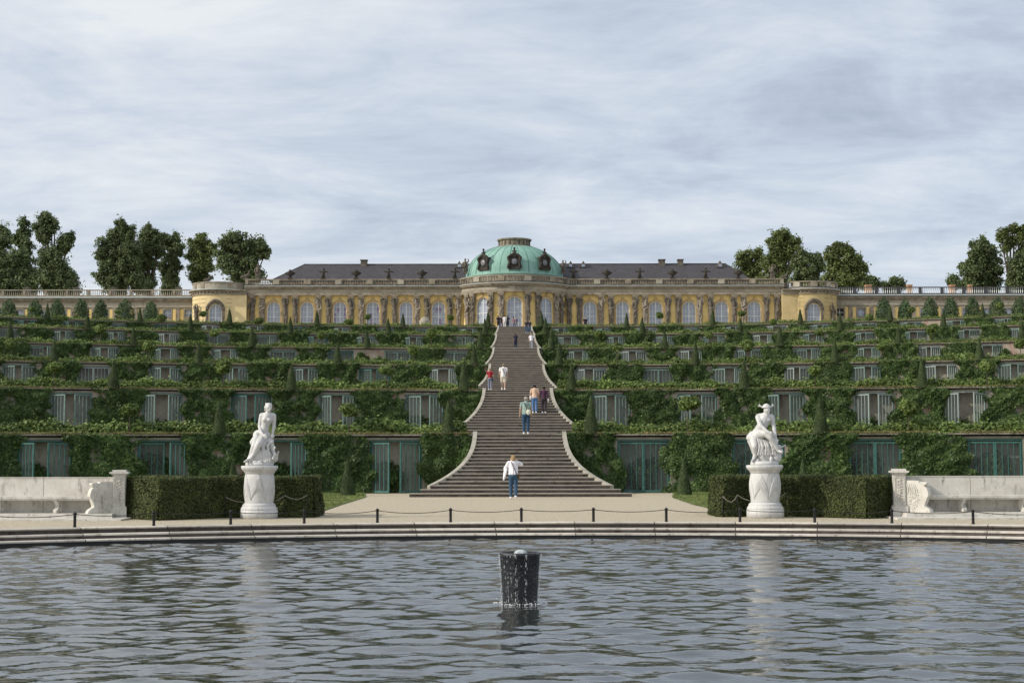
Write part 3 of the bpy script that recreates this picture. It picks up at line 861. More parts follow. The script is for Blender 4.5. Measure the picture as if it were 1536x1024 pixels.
def window(sf, c, w, h, lilac=(), z0=.0, hood=False, surround=True):
    e = empty('window', sf(c, 0, z0), sf.rz(c)); e.parent = pal
    # surround moulding
    if surround:
        m = MB(); out = arch_pts(0, w + .5, 0, h + .25); inn = arch_pts(0, w, 0, h)
        for i in range(len(out) - 1):
            A, B, C_, D_ = out[i], out[i + 1], inn[i + 1], inn[i]
            m.add([(A[0], -.07, A[1]), (B[0], -.07, B[1]), (C_[0], -.07, C_[1]), (D_[0], -.07, D_[1])], [(0, 1, 2, 3)])
            m.add([(A[0], 0, A[1]), (B[0], 0, B[1]), (B[0], -.07, B[1]), (A[0], -.07, A[1])], [(0, 1, 2, 3)])
        m.box(-.16, .16, -.17, -.02, h + .02, h + .5)
        m.build('surround', M_sand if hood else M_trim, e)
        if hood:
            m = MB(); m.tube([((w / 2 + .26) * math.cos(PI - PI * q / 12), -.14, h - w / 2 + (w / 2 + .26 + .16 * math.sin(PI * q / 12) ** 6) * math.sin(PI * q / 12)) for q in range(13)], [.17 + .05 * math.sin(PI * q / 12) for q in range(13)], 8); m.box(-w / 2 - .36, -w / 2 - .06, -.14, -.0, 0, h - w / 2); m.box(w / 2 + .06, w / 2 + .36, -.14, -.0, 0, h - w / 2)
            for i in range(9):
                q = PI * i / 8; m.ell((-.95 * math.cos(q) * w / 2 * 1.1, -.2, h - w / 2 + .25 + w / 2 * 1.05 * math.sin(q)), (.16, .14, .18), 6)
            m.build('carved_hood', M_sandd, e)
    # panes
    m = MB(); pts = arch_pts(0, w, 0, h); m.add([(x, .30, z) for x, z in pts], [tuple(range(len(pts)))])
    m.build('pane', M_pane, e)
    if lilac:
        for (ci, ri) in lilac:
            m = MB()
            x0 = -w / 2 + w * ci / 4 + .04; z_ = h * ri / 7
            m.add([(x0, .292, z_ + .04), (x0 + w / 4 - .08, .292, z_ + .04), (x0 + w / 4 - .08, .292, z_ + h / 7 - .04), (x0, .292, z_ + h / 7 - .04)], [(0, 1, 2, 3)])
            m.build('lilac_pane', M_panep, e)
    m = MB()
    for i in range(len(pts) - 1):
        (x0, z_0), (x1, z_1) = pts[i], pts[i + 1]; k_ = 1 - .10 / (w / 2)
        q = lambda x, z: (x * k_, h - w / 2 + (z - h + w / 2) * (k_ if z > h - w / 2 else 1))
        a, b = q(x0, z_0), q(x1, z_1)
        m.add([(x0, .24, z_0), (x1, .24, z_1), (b[0], .24, b[1]), (a[0], .24, a[1])], [(0, 1, 2, 3)])
    m.box(-.05, .05, .235, .29, 0, h - .05)
    for x in (-w / 4, w / 4): m.box(x - .018, x + .018, .25, .29, 0, h - w / 2 + math.sqrt(max(0, (w / 2) ** 2 - x * x)) - .02)
    for i in range(1, 8):
        z = h * i / 8; xw = w / 2 if z < h - w / 2 else math.sqrt(max(0, (w / 2) ** 2 - (z - h + w / 2) ** 2))
        t = .04 if i in (5,) else .017
        m.box(-xw + .02, -.051, .25, .289, z - t, z + t); m.box(.051, xw - .02, .25, .289, z - t, z + t)
    m.build('frame', M_white, e)

# caryatid: half-figure atlas rising from a tapering pier
def caryatid_mesh(v, H):
    m = MB(); sg = 1 if v % 2 else -1
    t = H
    hz = t - .55
    lean = .10 * sg
    m.ell((lean * 1.6, -.42, hz), (.17, .19, .22), 10)
    m.ell((lean * 1.6, -.36, hz + .12), (.21, .2, .16), 8)
    if v < 2: m.ell((lean * 1.6, -.55, hz - .2), (.12, .1, .16), 8)
    m.cap((lean, -.32, hz - .25), (lean * .3, -.30, hz - 1.35), .33, .25)
    m.cap((lean - .32, -.3, hz - .32), (lean + .32, -.3, hz - .32), .17, .17)
    m.cap((lean * .3, -.28, hz - 1.3), (0, -.24, hz - 1.8), .27, .34)
    # arms
    if v == 0: arms = [((-.38, -.35, hz - .3), (-.58, -.45, hz + .12), (-.18, -.4, hz + .42)), ((.38, -.35, hz - .3), (.5, -.5, hz - .85), (.1, -.6, hz - 1.0))]
    elif v == 1: arms = [((.38, -.35, hz - .3), (.62, -.4, hz + .05), (.3, -.38, hz + .45)), ((-.38, -.35, hz - .3), (-.45, -.5, hz - .9), (.0, -.6, hz - 1.2))]
    elif v == 2: arms = [((-.38, -.35, hz - .3), (-.55, -.4, hz + .15), (-.15, -.35, hz + .42)), ((.38, -.35, hz - .3), (.55, -.4, hz + .15), (.15, -.35, hz + .42))]
    else: arms = [((-.38, -.35, hz - .3), (-.4, -.6, hz - .8), (.1, -.65, hz - .6)), ((.38, -.35, hz - .3), (.42, -.55, hz - .9), (-.1, -.6, hz - 1.1))]
    for a, b, c in arms: m.chain([a, b, c], [.15, .125, .1], 8)
    # drapery and garlands
    for q in range(6):
        a = q * 1.1 + v
        m.ell((.3 * math.cos(a), -.35, hz - 1.55 - .12 * q), (.2, .2, .24), 7)
    m.chain([(-.36, -.38, hz - .9), (-.1 * sg, -.55, hz - 1.5), (.34, -.4, hz - 1.9)], [.12, .16, .1], 7)
    m.chain([(-.25, -.3, hz - 1.8), (-.12, -.24, .9 + .3 * (v % 2)), (-.1, -.2, .5)], [.16, .10, .05], 7)
    m.chain([(.2, -.32, hz - 1.9), (.14, -.28, 1.3), (.1, -.24, .8)], [.18, .13, .05], 7)
    for q in range(4): m.ell((.12 * sg * (1 if q % 2 else -1), -.3, hz - 2.3 - .32 * q), (.15, .13, .17), 6)
    me = m.remeshed('figure', .055, 1)
    me.materials.append(M_sandd); return me
HC = z_arch - ZB
CARY = [caryatid_mesh(v, HC - .25) for v in range(4)]
for i, c in enumerate(CARY):
    if i in (1, 3): c.materials[0] = stone('sandstone_figure_%s' % ('pale' if i == 1 else 'brown'), [(.09, .08, .065), (.22, .19, .155), (.36, .32, .27)], 2.2, .9, .6, 10)
pm_ = MB()
vs = []
for z, w, d in ((.0, .30, .26), (.35, .30, .26), (.36, .22, .18), (HC - 2.6, .34, .20), (HC - .42, .36, .2)):
    vs.append([(-w, -d, z), (w, -d, z), (w, .0, z), (-w, .0, z)])
for i in range(len(vs) - 1): pm_.add(vs[i] + vs[i + 1], [(0, 1, 5, 4), (1, 2, 6, 5), (2, 3, 7, 6), (3, 0, 4, 7)])
pm_.box(-.38, .38, -.46, .02, HC - .42, HC - .22); pm_.box(-.44, .44, -.50, .02, HC - .219, HC - .004)
PIER = pm_.mesh('pier'); PIER.materials.append(M_sand)
ci = [0]
def caryatid(sf, u):
    e = empty('caryatid', sf(u, 0, 0), sf.rz(u)); e.parent = pal
    mesh_obj('pier', PIER, None, e); f = mesh_obj('figure', CARY[(ci[0] * 3 + ci[0] // 3) % 4], None, e)
    f.scale = (random.choice([-.82, .82]), 1, 1)
    ci[0] += 1

XW0 = xat(371, PY) - XA; XW1 = xat(1172, PY) - XA
bow_cy = 3.8; bow_R = 7.8; bow_half = math.sqrt(bow_R ** 2 - bow_cy ** 2)
FL = Surf('flat', y=0.); BOW = Surf('cyl', R=bow_R, cx=0., cy=bow_cy); BU = bow_R * math.asin(bow_half / bow_R)
def pxu(px, Y=PY - 0): return xat(px, Y) - XA
winL = [410, 460, 509.5, 559, 609, 657.5]; winR = [885, 934.5, 984, 1034, 1083, 1132]
m = MB()
hz_wall = z_arch - ZB
arched_wall(m, FL, XW0, -bow_half, 0, hz_wall, [(pxu(p), WW, WH) for p in winL])
arched_wall(m, FL, bow_half, XW1, 0, hz_wall, [(pxu(p), WW, WH) for p in winR])
th = [-rad(32.6), 0, rad(32.6)]
arched_wall(m, BOW, -BU, BU, 0, hz_wall, [(t * bow_R, 2.05, WH + .25) for t in th])
# end and back walls
bx = 14.0
m.box(XW0 + .001, XW0 + .3, .401, bx, 0, hz_wall + 1.2); m.box(XW1 - .3, XW1 - .001, .401, bx, 0, hz_wall + 1.2); m.box(XW0 + .001, XW1 - .001, bx, bx + .4, 0, hz_wall + 1.2)
m.add([(XW0, 0, 0), (XW0, .4, 0), (XW0, .4, hz_wall), (XW0, 0, hz_wall)], [(3, 2, 1, 0)]); m.add([(XW1, 0, 0), (XW1, .4, 0), (XW1, .4, hz_wall), (XW1, 0, hz_wall)], [(0, 1, 2, 3)])
m.build('wall', M_yellow, pal)
lil = {3: [(0, 3), (1, 5), (3, 4), (1, 2), (2, 2), (3, 5), (0, 4)], 4: [(1, 3), (3, 2), (3, 5), (1, 4)], 6: [(1, 5), (2, 5), (2, 3)], 2: [(3, 2), (3, 3)]}
for i, p in enumerate(winL): window(FL, pxu(p), WW, WH, lil.get(i + 1, ()))
for p in winR: window(FL, pxu(p), WW, WH)
for t in th: window(BOW, t * bow_R, 2.05, WH + .25)
for p in [378, 393, 428, 443, 478, 493, 527, 542, 576.3, 592, 625.6, 641, 675, 688, 854, 869, 902, 917, 953, 968, 1002, 1017.6, 1050, 1066.5, 1101.5, 1116, 1150, 1166]:
    caryatid(FL, pxu(p))
for t in (-50.5, -43, -22.6, -12.4, 12.4, 22.6, 43, 50.5): caryatid(BOW, rad(t) * bow_R)
# entablature (architrave, frieze, cornice) and attic balustrade
he = z_corn - ZB; h_a = z_arch - ZB
def entab(sf, u0, u1, parent, zo=0., sc=1., carved=False):
    a = h_a + zo; T = (he - h_a) * sc
    m = MB()
    sblock(m, sf, u0, u1, -.52, .5, a, a + T * .30, 0)
    sblock(m, sf, u0, u1, -.46, .5, a + T * .30, a + T * .68, 1)
    sblock(m, sf, u0, u1, -.58, .5, a + T * .68, a + T * .78, 0)
    sblock(m, sf, u0, u1, -.78, .5, a + T * .78, a + T * .93, 0)
    sblock(m, sf, u0, u1, -.9, .5, a + T * .93, a + T, 0)
    m.build('entablature', [M_sand, M_sandl], parent)
    m = MB(); sblock(m, sf, u0, u1, -.94, -.5, a + T + .002, a + T + .06); m.build('gutter_edge', M_zinc, parent)
def baluster_mesh(h, r):
    m = MB(); m.lathe([(r * .8, 0), (r * .8, h * .08), (r * .45, h * .14), (r, h * .38), (r * .4, h * .72), (r * .8, h * .9), (r * .8, h)], 6, close=False); return m
def balustrade(sf, u0, u1, parent, z, h, bay, d0=-.55, r=.1, mats=None, gap=.27, solid=()):
    mats = mats or [M_sand, M_sandd, M_sandl]
    m = MB()
    sblock(m, sf, u0, u1, d0, d0 + .4, z, z + h * .30, 1)
    sblock(m, sf, u0, u1, d0 - .03, d0 + .36, z + h * .86, z + h, 0)
    nb = max(1, round((u1 - u0) / bay)); w = (u1 - u0) / nb
    for i in range(nb + 1):
        c = u0 + w * i; pw = .42
        sblock(m, sf, max(u0, c - pw), min(u1, c + pw), d0 - .05, d0 + .37, z + h * .30, z + h * .86, 2 if i % 2 else 0)
    for i in range(nb):
        a = u0 + w * i + .55; b = u0 + w * (i + 1) - .55; n = max(1, int((b - a) / gap))
        for q in range(n + 1):
            u = a + (b - a) * q / n; x, y, _ = sf(u, d0 + .17, 0)
            bm_ = baluster_mesh(h * .56, r); m.add([(v[0] + x, v[1] + y, v[2] + z + h * .30) for v in bm_.v], bm_.f, 0, True)
    m.build('roof_balustrade', mats, parent)
hatt = z_att1 - z_corn
for u0, u1 in ((XW0 - .3, -bow_half - .0), (bow_half + .0, XW1 + .3)):
    entab(FL, u0, u1, pal); balustrade(FL, u0, u1, pal, he + .004, hatt, 4.35, gap=.21)
entab(BOW, -BU, BU, pal); balustrade(BOW, -BU, BU, pal, he + .01, hatt + .05, 3.3, gap=.33)
# lettering on the frieze of the bow
def letter_text(txt, size, parent, loc, rot, mat, name='lettering', ext=.012):
    cu = bpy.data.curves.new(name, 'FONT'); cu.body = txt; cu.size = size; cu.align_x = 'CENTER'; cu.extrude = ext
    o = bpy.data.objects.new('tmp', cu); COL.objects.link(o)
    me = bpy.data.meshes.new_from_object(o.evaluated_get(bpy.context.evaluated_depsgraph_get())); bpy.data.objects.remove(o)
    o = mesh_obj(name, me, mat, parent); o.location = loc; o.rotation_euler = rot; return o
tz = h_a + (he - h_a) * .38
for i, ch in enumerate('SANS, SOUCI.'):
    if ch in ' ': continue
    u = (i - 5.5) * .36
    x, y, _ = BOW(u, -.475, 0)
    letter_text(ch, .52, pal, (x, y, tz), (PI / 2, 0, BOW.rz(u)), M_sandd)
# roof: two hipped slate halves meeting the dome
zr = zat(396.5, 202.5) - ZB; ze = zp(419) - ZB - .1
XR0 = xat(455, 202.5) - XA; XR1 = xat(1090, 202.5) - XA; XE0 = xat(403, 196) - XA; XE1 = xat(1130, 196) - XA
m = MB()
A = [(XE0, .8, ze), (XE1, .8, ze), (XE1, 13.5, ze), (XE0, 13.5, ze), (XR0, 7.5, zr), (XR1, 7.5, zr)]
m.add(A, [(0, 1, 5, 4), (1, 2, 5), (2, 3, 4, 5), (3, 0, 4), (3, 2, 1, 0)])
roof = m.build('roof', M_slate, pal)
m = MB(); m.tube([(XR0, 7.5, zr + .02), (XR1, 7.5, zr + .02)], .10, 6); m.tube([A[0], A[4]], .07, 5); m.tube([A[1], A[5]], .07, 5); m.build('ridge_tiles', M_slate, roof)
m = MB(); m.box(XW0, XW1, .0, 13.9, he - .1, he + .05); m.build('roof_deck', M_zinc, pal)
for px, w in ((545, .42), (994, .42), (1022, .36)):
    x = xat(px, 202) - XA; m = MB(); m.box(x - w, x + w, 6.9, 7.9, zr - .6, zr + .5); m.box(x - w - .08, x + w + .08, 6.82, 7.98, zr + .5, zr + .62); m.build('chimney', M_sandd, roof)
for px in (688.5, 856.7, 876, 1083):
    x = xat(px, 200) - XA; m = MB(); z0 = zr - .65
    m.add([(x - .55, 5.9, z0), (x + .55, 5.9, z0), (x, 5.9, z0 + .95), (x - .55, 7.6, z0), (x + .55, 7.6, z0), (x, 7.6, z0 + .95)], [(0, 1, 2), (3, 5, 4), (0, 2, 5, 3), (1, 4, 5, 2)])
    m.box(x - .22, x + .22, 5.87, 5.9, z0 + .1, z0 + .45, 1)
    m.build('dormer', [M_sandd, M_pane], roof)
# dome
dY = 3.8; zdb = zat(416.5, PY + dY) - ZB; zdt = zat(371, PY + dY) - ZB; Rd = xat(845, PY + dY) - XA
Hd = (zdt - zdb) / .941
prof = [(Rd + .12, -.35), (Rd + .12, -.05), (Rd, .0)] + [(Rd * math.cos(q), Hd * math.sin(q)) for q in [rad(70.2) * i / 12 for i in range(1, 13)]]
def bell(r): return r
dome = MB().lathe(prof, 64, (0, dY, zdb)).build('dome', M_copper, pal)
m = MB()
for i in range(32):
    a = 2 * PI * (i + .5) / 32
    m.tube([(math.cos(a) * (r + .012), dY + math.sin(a) * (r + .012), zdb + z) for r, z in prof[2:]], .045 if i % 2 else .028, 4)
m.build('seam', M_copperd, dome)
ld = zat(360, PY + dY) - ZB - zdt
m = MB(); m.lathe([(2.42, -.12), (2.42, .06), (2.1, .07), (2.1, ld * .8), (2.3, ld * .82), (2.36, ld), (1.6, ld + .02), (1.6, .3)], 40, (0, dY, zdt), smooth=False)
for i in range(20):
    a = 2 * PI * i / 20; Mx = Matrix.Translation((0, dY, zdt)) @ Matrix.Rotation(a, 4, 'Z'); m.box(2.08, 2.16, -.14, .14, .1, ld * .78, 1, Mx)
m.build('lantern_ring', [M_sand, M_sandd], dome)
# drum below the dome
m = MB(); m.lathe([(Rd + .35, -1.3), (Rd + .35, -.4), (Rd + .15, -.35)], 48, (0, dY, zdb), close=False, smooth=False); m.build('dome_drum', M_sand, pal)
M_oc = plain('dusty_round_glass', (.16, .17, .19), .4)
def oculus(ang):
    r = Rd * math.cos(rad(17)); z = zdb + .35
    e = empty('oculus_dormer', (math.sin(ang) * (Rd - .1), dY - math.cos(ang) * (Rd - .1), z), ang); e.parent = pal
    m = MB(); m.box(-.85, .85, -.25, 1.2, 0, .25); m.box(-.62, .62, -.15, 1.6, .25, 1.75)
    m.chain([(-.8, -.2, .3), (-.62, -.2, .9), (-.8, -.2, 1.5), (-.45, -.2, 1.9)], [.2, .16, .2, .15], 7); m.chain([(.8, -.2, .3), (.62, -.2, .9), (.8, -.2, 1.5), (.45, -.2, 1.9)], [.2, .16, .2, .15], 7)
    m.chain([(-.6, -.2, 1.7), (0, -.22, 2.05), (.6, -.2, 1.7)], [.15, .22, .15], 7)
    m.cap((0, -.1, 2.0), (0, -.1, 2.45), .24, .14); m.ell((0, -.12, 2.72), (.15, .15, .18), 8); m.cap((-.25, -.1, 2.35), (.25, -.1, 2.35), .09, .09)
    m.build('carved_frame', M_orn, e)
    m = MB(); m.lathe([(.40, 0), (.40, .06), (.34, .1)], 20); v = [(x, -z - .16, y + .98) for x, y, z in m.v]; mm = MB(); mm.add(v, m.f, 0, True); mm.build('round_window', M_oc, e)
for a in (-38, 0, 37, 142, 180, 218): oculus(rad(a))
# roof-line sculptures
def ornament(kind, x, y, z, sc=1.):
    m = MB()
    m.box(-.3, .3, -.3, .3, 0, .18)
    if kind == 'vase':
        m.lathe([(.12, .18), (.16, .25), (.14, .35), (.5, .62), (.58, .78), (.46, .88), (.52, .94), (.2, 1.05), (.22, 1.2), (.02, 1.3)], 12); m.ell((-.55, 0, .8), (.16, .12, .14), 6); m.ell((.55, 0, .8), (.16, .12, .14), 6)
    elif kind == 'group':
        m.cap((-.1, 0, .3), (0, 0, 1.0), .22, .18); m.ell((.02, 0, 1.32), .16, 8); m.chain([(-.1, 0, 1.0), (-.4, 0, .95), (-.62, 0, 1.1)], [.12, .1, .08], 6); m.chain([(.12, 0, 1.0), (.4, 0, 1.02), (.6, 0, .9)], [.12, .1, .08], 6); m.cap((-.15, 0, .2), (-.2, 0, .6), .12, .1); m.cap((.15, 0, .2), (.05, 0, .6), .12, .1)
    elif kind == 'statue':
        m.cap((-.12, 0, .2), (-.08, 0, 1.0), .17, .18); m.cap((.14, 0, .2), (.08, 0, 1.0), .17, .18); m.cap((0, 0, 1.0), (.03, 0, 1.55), .22, .26); m.ell((.03, 0, 1.98), (.15, .16, .19), 8); m.chain([(-.26, 0, 1.55), (-.42, -.05, 1.15), (-.25, -.15, .9)], [.11, .09, .08], 6); m.chain([(.3, 0, 1.55), (.5, 0, 1.75), (.42, 0, 2.05)], [.11, .09, .08], 6)
        m.ell((.25, .05, .7), (.2, .18, .5), 7)
    else:
        m.chain([(-.6, 0, .35), (0, 0, .4), (.35, 0, .75), (.45, 0, .95)], [.2, .26, .2, .16], 7); m.ell((.5, 0, 1.15), .15, 8)
    o = m.build({'vase': 'roof_vase', 'group': 'roof_figure_group', 'statue': 'roof_statue', 'recline': 'reclining_roof_figure'}[kind], M_orn if kind in ('vase', 'group') else M_sandd, pal)
    o.location = (x, y, z); o.scale = (sc, sc, sc)
hb = he + hatt
for i, px in enumerate([485, 534, 583, 633, 682.5]): ornament('vase' if i % 2 else 'group', pxu(px), -.35, hb)
for i, px in enumerate([861, 910.6, 960, 1009, 1059]): ornament('vase' if i % 2 else 'group', pxu(px), -.35, hb)
ornament('vase', pxu(435), -.35, hb); ornament('vase', pxu(1108), -.35, hb)
ornament('statue', pxu(386), -.35, hb, .95); ornament('recline', pxu(368), -.2, hb, .9); ornament('recline', pxu(398), -.35, hb, .5)
ornament('statue', pxu(1159), -.35, hb, .9); ornament('recline', pxu(1178), -.2, hb, .7)
ornament('statue', pxu(697), 1.2, hb + .9, .95); ornament('statue', pxu(845), 1.2, hb + .9, .85)
# side pavilions (round ends)
def pavilion(pxc, sgn):
    R = 3.75; Yc = 197.0
    cx = xat(pxc, Yc) - XA; cyl = Surf('cyl', R=R, cx=cx, cy=Yc - PY)
    zt = zat(441, Yc - R) - ZB; zc = zat(433.5, Yc - R) - ZB; za = zat(421.5, Yc - R) - ZB
    e = pal
    aw = R * PI * .75
    m = MB(); hwin = zat(455, Yc - R) - ZB
    arched_wall(m, cyl, -aw, aw, 0, zt, [(0, 1.75, hwin)])
    for i in range(1, 11):
        pass
    # flat link wall to the main block
    x0, x1 = (cx + 1.8, XW0 + .01) if sgn < 0 else (XW1 - .01, cx - 1.8)
    yl = (Yc - PY) - R * .84
    m.box(min(x0, x1), max(x0, x1), yl, yl + .8, 0, zt, 0)
    m.build('pavilion_wall', M_cream if sgn < 0 else M_ochre, e)
    m = MB()
    for zf in [0.55 * i for i in range(1, 11)]:
        for (a0, a1) in ((-aw * .8, -1.35), (1.35, aw * .8)): sblock(m, cyl, a0, a1, -.03, .02, zf, zf + .05)
    m.build('plaster_band', M_trim, e)
    window(cyl, 0, 1.75, hwin, (), hood=True)
    m = MB(); T = zc - zt
    for sf, u0, u1 in ((cyl, -aw, aw), (Surf('flat', y=yl), min(x0, x1), max(x0, x1))):
        sblock(m, sf, u0, u1, -.14, .5, zt, zt + T * .25, 0); sblock(m, sf, u0, u1, -.06, .5, zt + T * .25, zt + T * .7, 1); sblock(m, sf, u0, u1, -.35, .5, zt + T * .7, zt + T * .86, 0); sblock(m, sf, u0, u1, -.5, .5, zt + T * .86, zt + T, 0)
    for i in range(-12, 13):
        u = i * .52; x, y, _ = cyl(u, -.16, 0)
        m.ell((x, y, zt + T * .46), (.22, .12, T * .2), 6, 0)
    m.build('pavilion_cornice', [M_sand, M_wing], e)
    m = MB(); sblock(m, cyl, -aw, aw, -.53, -.1, zc + .002, zc + .07); m.build('gutter_edge', M_zinc, e)
    hh = za - zc
    if sgn < 0:
        m = MB(); sblock(m, cyl, -aw, aw, -.02, .35, zc, zc + hh * .88, 0); sblock(m, cyl, -aw, aw, -.1, .4, zc + hh * .88, zc + hh, 1)
        for u in (-3.4, -1.9, 1.9, 3.2): sblock(m, cyl, u - .25, u + .25, -.1, -.01, zc, zc + hh * .88, 1)
        m.build('attic_parapet', [M_sandl, M_sand], e)
    else: balustrade(cyl, -aw, aw, e, zc + .01, hh, 2.2, d0=-.1, gap=.3)
    m = MB(); m.lathe([(R + .2, zc - .2), (R - .3, zc + .15), (.1, zc + .5)], 32, (cx, Yc - PY, 0)); m.build('pavilion_roof', M_zinc, e)
    f = mesh_obj('figure', CARY[2 if sgn < 0 else 0], None, e); x, y, _ = cyl(-2.75 * 1 if sgn < 0 else 2.75, 0, 0); f.location = (x, y, -.9); f.rotation_euler = (0, 0, cyl.rz(-2.75 if sgn < 0 else 2.75)); f.scale = (.8, .8, 1)
    if sgn < 0: ornament('recline', cx - 1.2, Yc - PY - 3.2, za, .7)
pavilion(331, -1); pavilion(1213, 1)

# ================================================================ WINGS
def wing(px0, px1, sgn, ytop, ybb, yc):
    Yw = 199.0
    x0 = xat(px0, Yw); x1 = xat(px1, Yw)
    e = empty('palace_wing', ((x0 + x1) / 2, Yw, ZB))
    tag(e, 'low grey-beige gallery wing with white-balustered flat roof, %s of the palace' % ('left' if sgn < 0 else 'right'), 'building')
    cx = (x0 + x1) / 2; a = x0 - cx; b = x1 - cx
    zt = zat(ytop, Yw) - ZB; zb = zat(ybb, Yw) - ZB; zc = zat(yc, Yw) - ZB
    sf = Surf('flat', y=0.)
    per = 2.85; wz0 = zat(474.5, Yw) - ZB; wz1 = zat(463.5, Yw) - ZB; ww = .52
    edge = b if sgn < 0 else a
    xs = []; k = 0
    while True:
        u = edge + (-sgn) * -0 + sgn * (0.95 + per * k)
        if u < a + 1 or u > b - 1:
            if k > 2: break
        xs.append(u); k += 1
        if k > 60: break
    m = MB(); cur = a
    for u in sorted(xs):
        m.box(cur, u - ww, 0, .4, 0, zc); m.box(u - ww, u + ww, 0, .4, wz1, zc); m.box(u - ww, u + ww, 0, .4, 0, wz0); cur = u + ww
    m.box(cur, b, 0, .4, 0, zc); m.box(a, b, .401, 9, 0, zc - .02)
    m.build('wall', M_wing, e)
    m = MB()
    for i in range(len(xs)):
        u = sorted(xs)[i]
        for s_ in (-1, 1): m.box(u + s_ * (ww + .18), u + s_ * (per / 2 - .3), -.03, .0, .3, zc - 1.5) if s_ > 0 else m.box(u - (per / 2 - .3), u - (ww + .18), -.03, .0, .3, zc - 1.5)
    m.build('yellow_panel', M_yellow, e)
    m = MB()
    for i in range(len(xs)):
        u = sorted(xs)[i] + per / 2; m.box(u - .26, u + .26, -.16, .0, 0, zc - 1.45); m.box(u - .32, u + .32, -.2, .0, zc - 1.449, zc - 1.3)
    m.build('pilaster', M_sand, e)
    for i, u in enumerate(sorted(xs, key=lambda q: abs(q - edge))):
        w = empty('window', (u, 0, wz0)); w.parent = e
        h = wz1 - wz0
        m = MB(); f = .14
        m.box(-ww - f, -ww, -.06, .05, -f, h + f); m.box(ww, ww + f, -.06, .05, -f, h + f); m.box(-ww, ww, -.06, .05, h, h + f); m.box(-ww, ww, -.06, .05, -f, 0)
        m.box(-.03, .03, .2, .25, 0, h, 1); m.box(-ww, -.031, .2, .25, h / 2 - .03, h / 2 + .03, 1); m.box(.031, ww, .2, .25, h / 2 - .03, h / 2 + .03, 1)
        m.build('frame', [M_sand, M_white], w)
        m = MB(); m.box(-ww, ww, .26, .30, 0, h); m.build('pane', M_darkw if (sgn > 0 and i == 0) else M_pane, w)
    m = MB()
    m.box(a, b, -.10, -.001, zc - 1.25, zc - .6); m.box(a, b, -.2, .0, zc - .58, zc - .3, 1); m.box(a, b, -.45, .0, zc - .299, zc - .1, 1); m.box(a, b, -.6, 9.3, zc, zc + .14, 2)
    m.build('cornice', [M_sandl, M_sand, M_zinc], e)
    m = MB(); m.box(a, b, -.5, -.05, zc + .142, zb, 0); m.box(a, b, -.5, -.1, zt - .10, zt, 3 if sgn < 0 else 0)
    nb = max(1, round((b - a) / 2.85))
    for i in range(nb + 1):
        u = a + (b - a) * i / nb; m.box(u - .17, u + .17, -.47, -.13, zb + .001, zt - .101, 0)
        if i < nb:
            for q in range(9):
                uu = u + .32 + (b - a) / nb * 0 + ((b - a) / nb - .64) * q / 8
                bm_ = baluster_mesh(zt - .10 - zb, .075); m.add([(v[0] + uu, v[1] - .3, v[2] + zb) for v in bm_.v], bm_.f, 2, True)
    m.build('roof_balustrade', [M_iron2 if sgn > 0 else M_sand, M_zinc, M_white if sgn > 0 else M_sandl, M_sandl], e)
    tops = ([(39, .4), (113, .35), (169, .35), (267, .35)] if sgn < 0 else [(1303.5, .38), (1365.7, .3), (1430, .3), (1456.6, .22)])
    for px, w_ in tops:
        x = xat(px, Yw + 3) - cx; m = MB(); m.box(x - w_, x + w_, 2.6, 3.4, zc, zt + .55); m.box(x - w_ - .06, x + w_ + .06, 2.54, 3.46, zt + .55, zt + .66)
        m.build('chimney', M_chim if sgn > 0 else M_sandd, e)
M_iron2 = plain('dark_balustrade_stone', (.06, .06, .07), .8)
wing(-60, 293, -1, 434, 442.5, 446.5)
wing(1250, 1610, 1, 431.5, 441, 444.5)

# clipped round-headed trees in front of the wings
def clip_tree(px, ytop, w, sgn, idx):
    Y = 184.0; x = xat(px, Y); zt = zat(ytop, Y); H = zt - ZB; R = w / 2 / F * Y
    n = 2600; u = RNG.normal(0, 1, (n, 3)); u /= np.linalg.norm(u, axis=1)[:, None]
    r = (RNG.random(n) ** .25) * (1 + .08 * np.sin(u[:, 0] * 9 + idx) * np.cos(u[:, 2] * 7)); zr_ = (H - .3) / 2
    P = u * r[:, None] * np.array([R, R, zr_]); P[:, 0] *= 1 - .25 * (P[:, 2] / zr_) ; P[:, 2] += .3 + zr_
    e = empty('clipped_tree', (x, Y, ZB))
    me = quads_mesh('crown', P, u, .2, .8, .5); mesh_obj('crown', me, M_clip, e)
    m = MB(); m.tube([(0, 0, 0), (.03, 0, H * .5)], [.12, .07], 6); m.build('trunk', M_bark, e)
    tag(e, 'clipped round green tree before the %s wing, %s from the palace' % ('left' if sgn < 0 else 'right', ORD[idx]), 'tree', 'clipped round trees before the palace wings')
for i, (px, y, w) in enumerate([(226, 450, 24), (187, 447, 31), (150, 447, 24), (121, 447, 26), (85, 447, 25), (52, 448, 26), (12, 448, 30), (-24, 448, 28)]): clip_tree(px, y, w, -1, i + 1)
for i, (px, y, w) in enumerate([(1326, 446, 26), (1358, 449, 22), (1396, 446, 26), (1427, 446, 25), (1460, 446, 24), (1497, 445, 26), (1531, 446, 26), (1564, 446, 26)]): clip_tree(px, y, w, 1, i + 1)
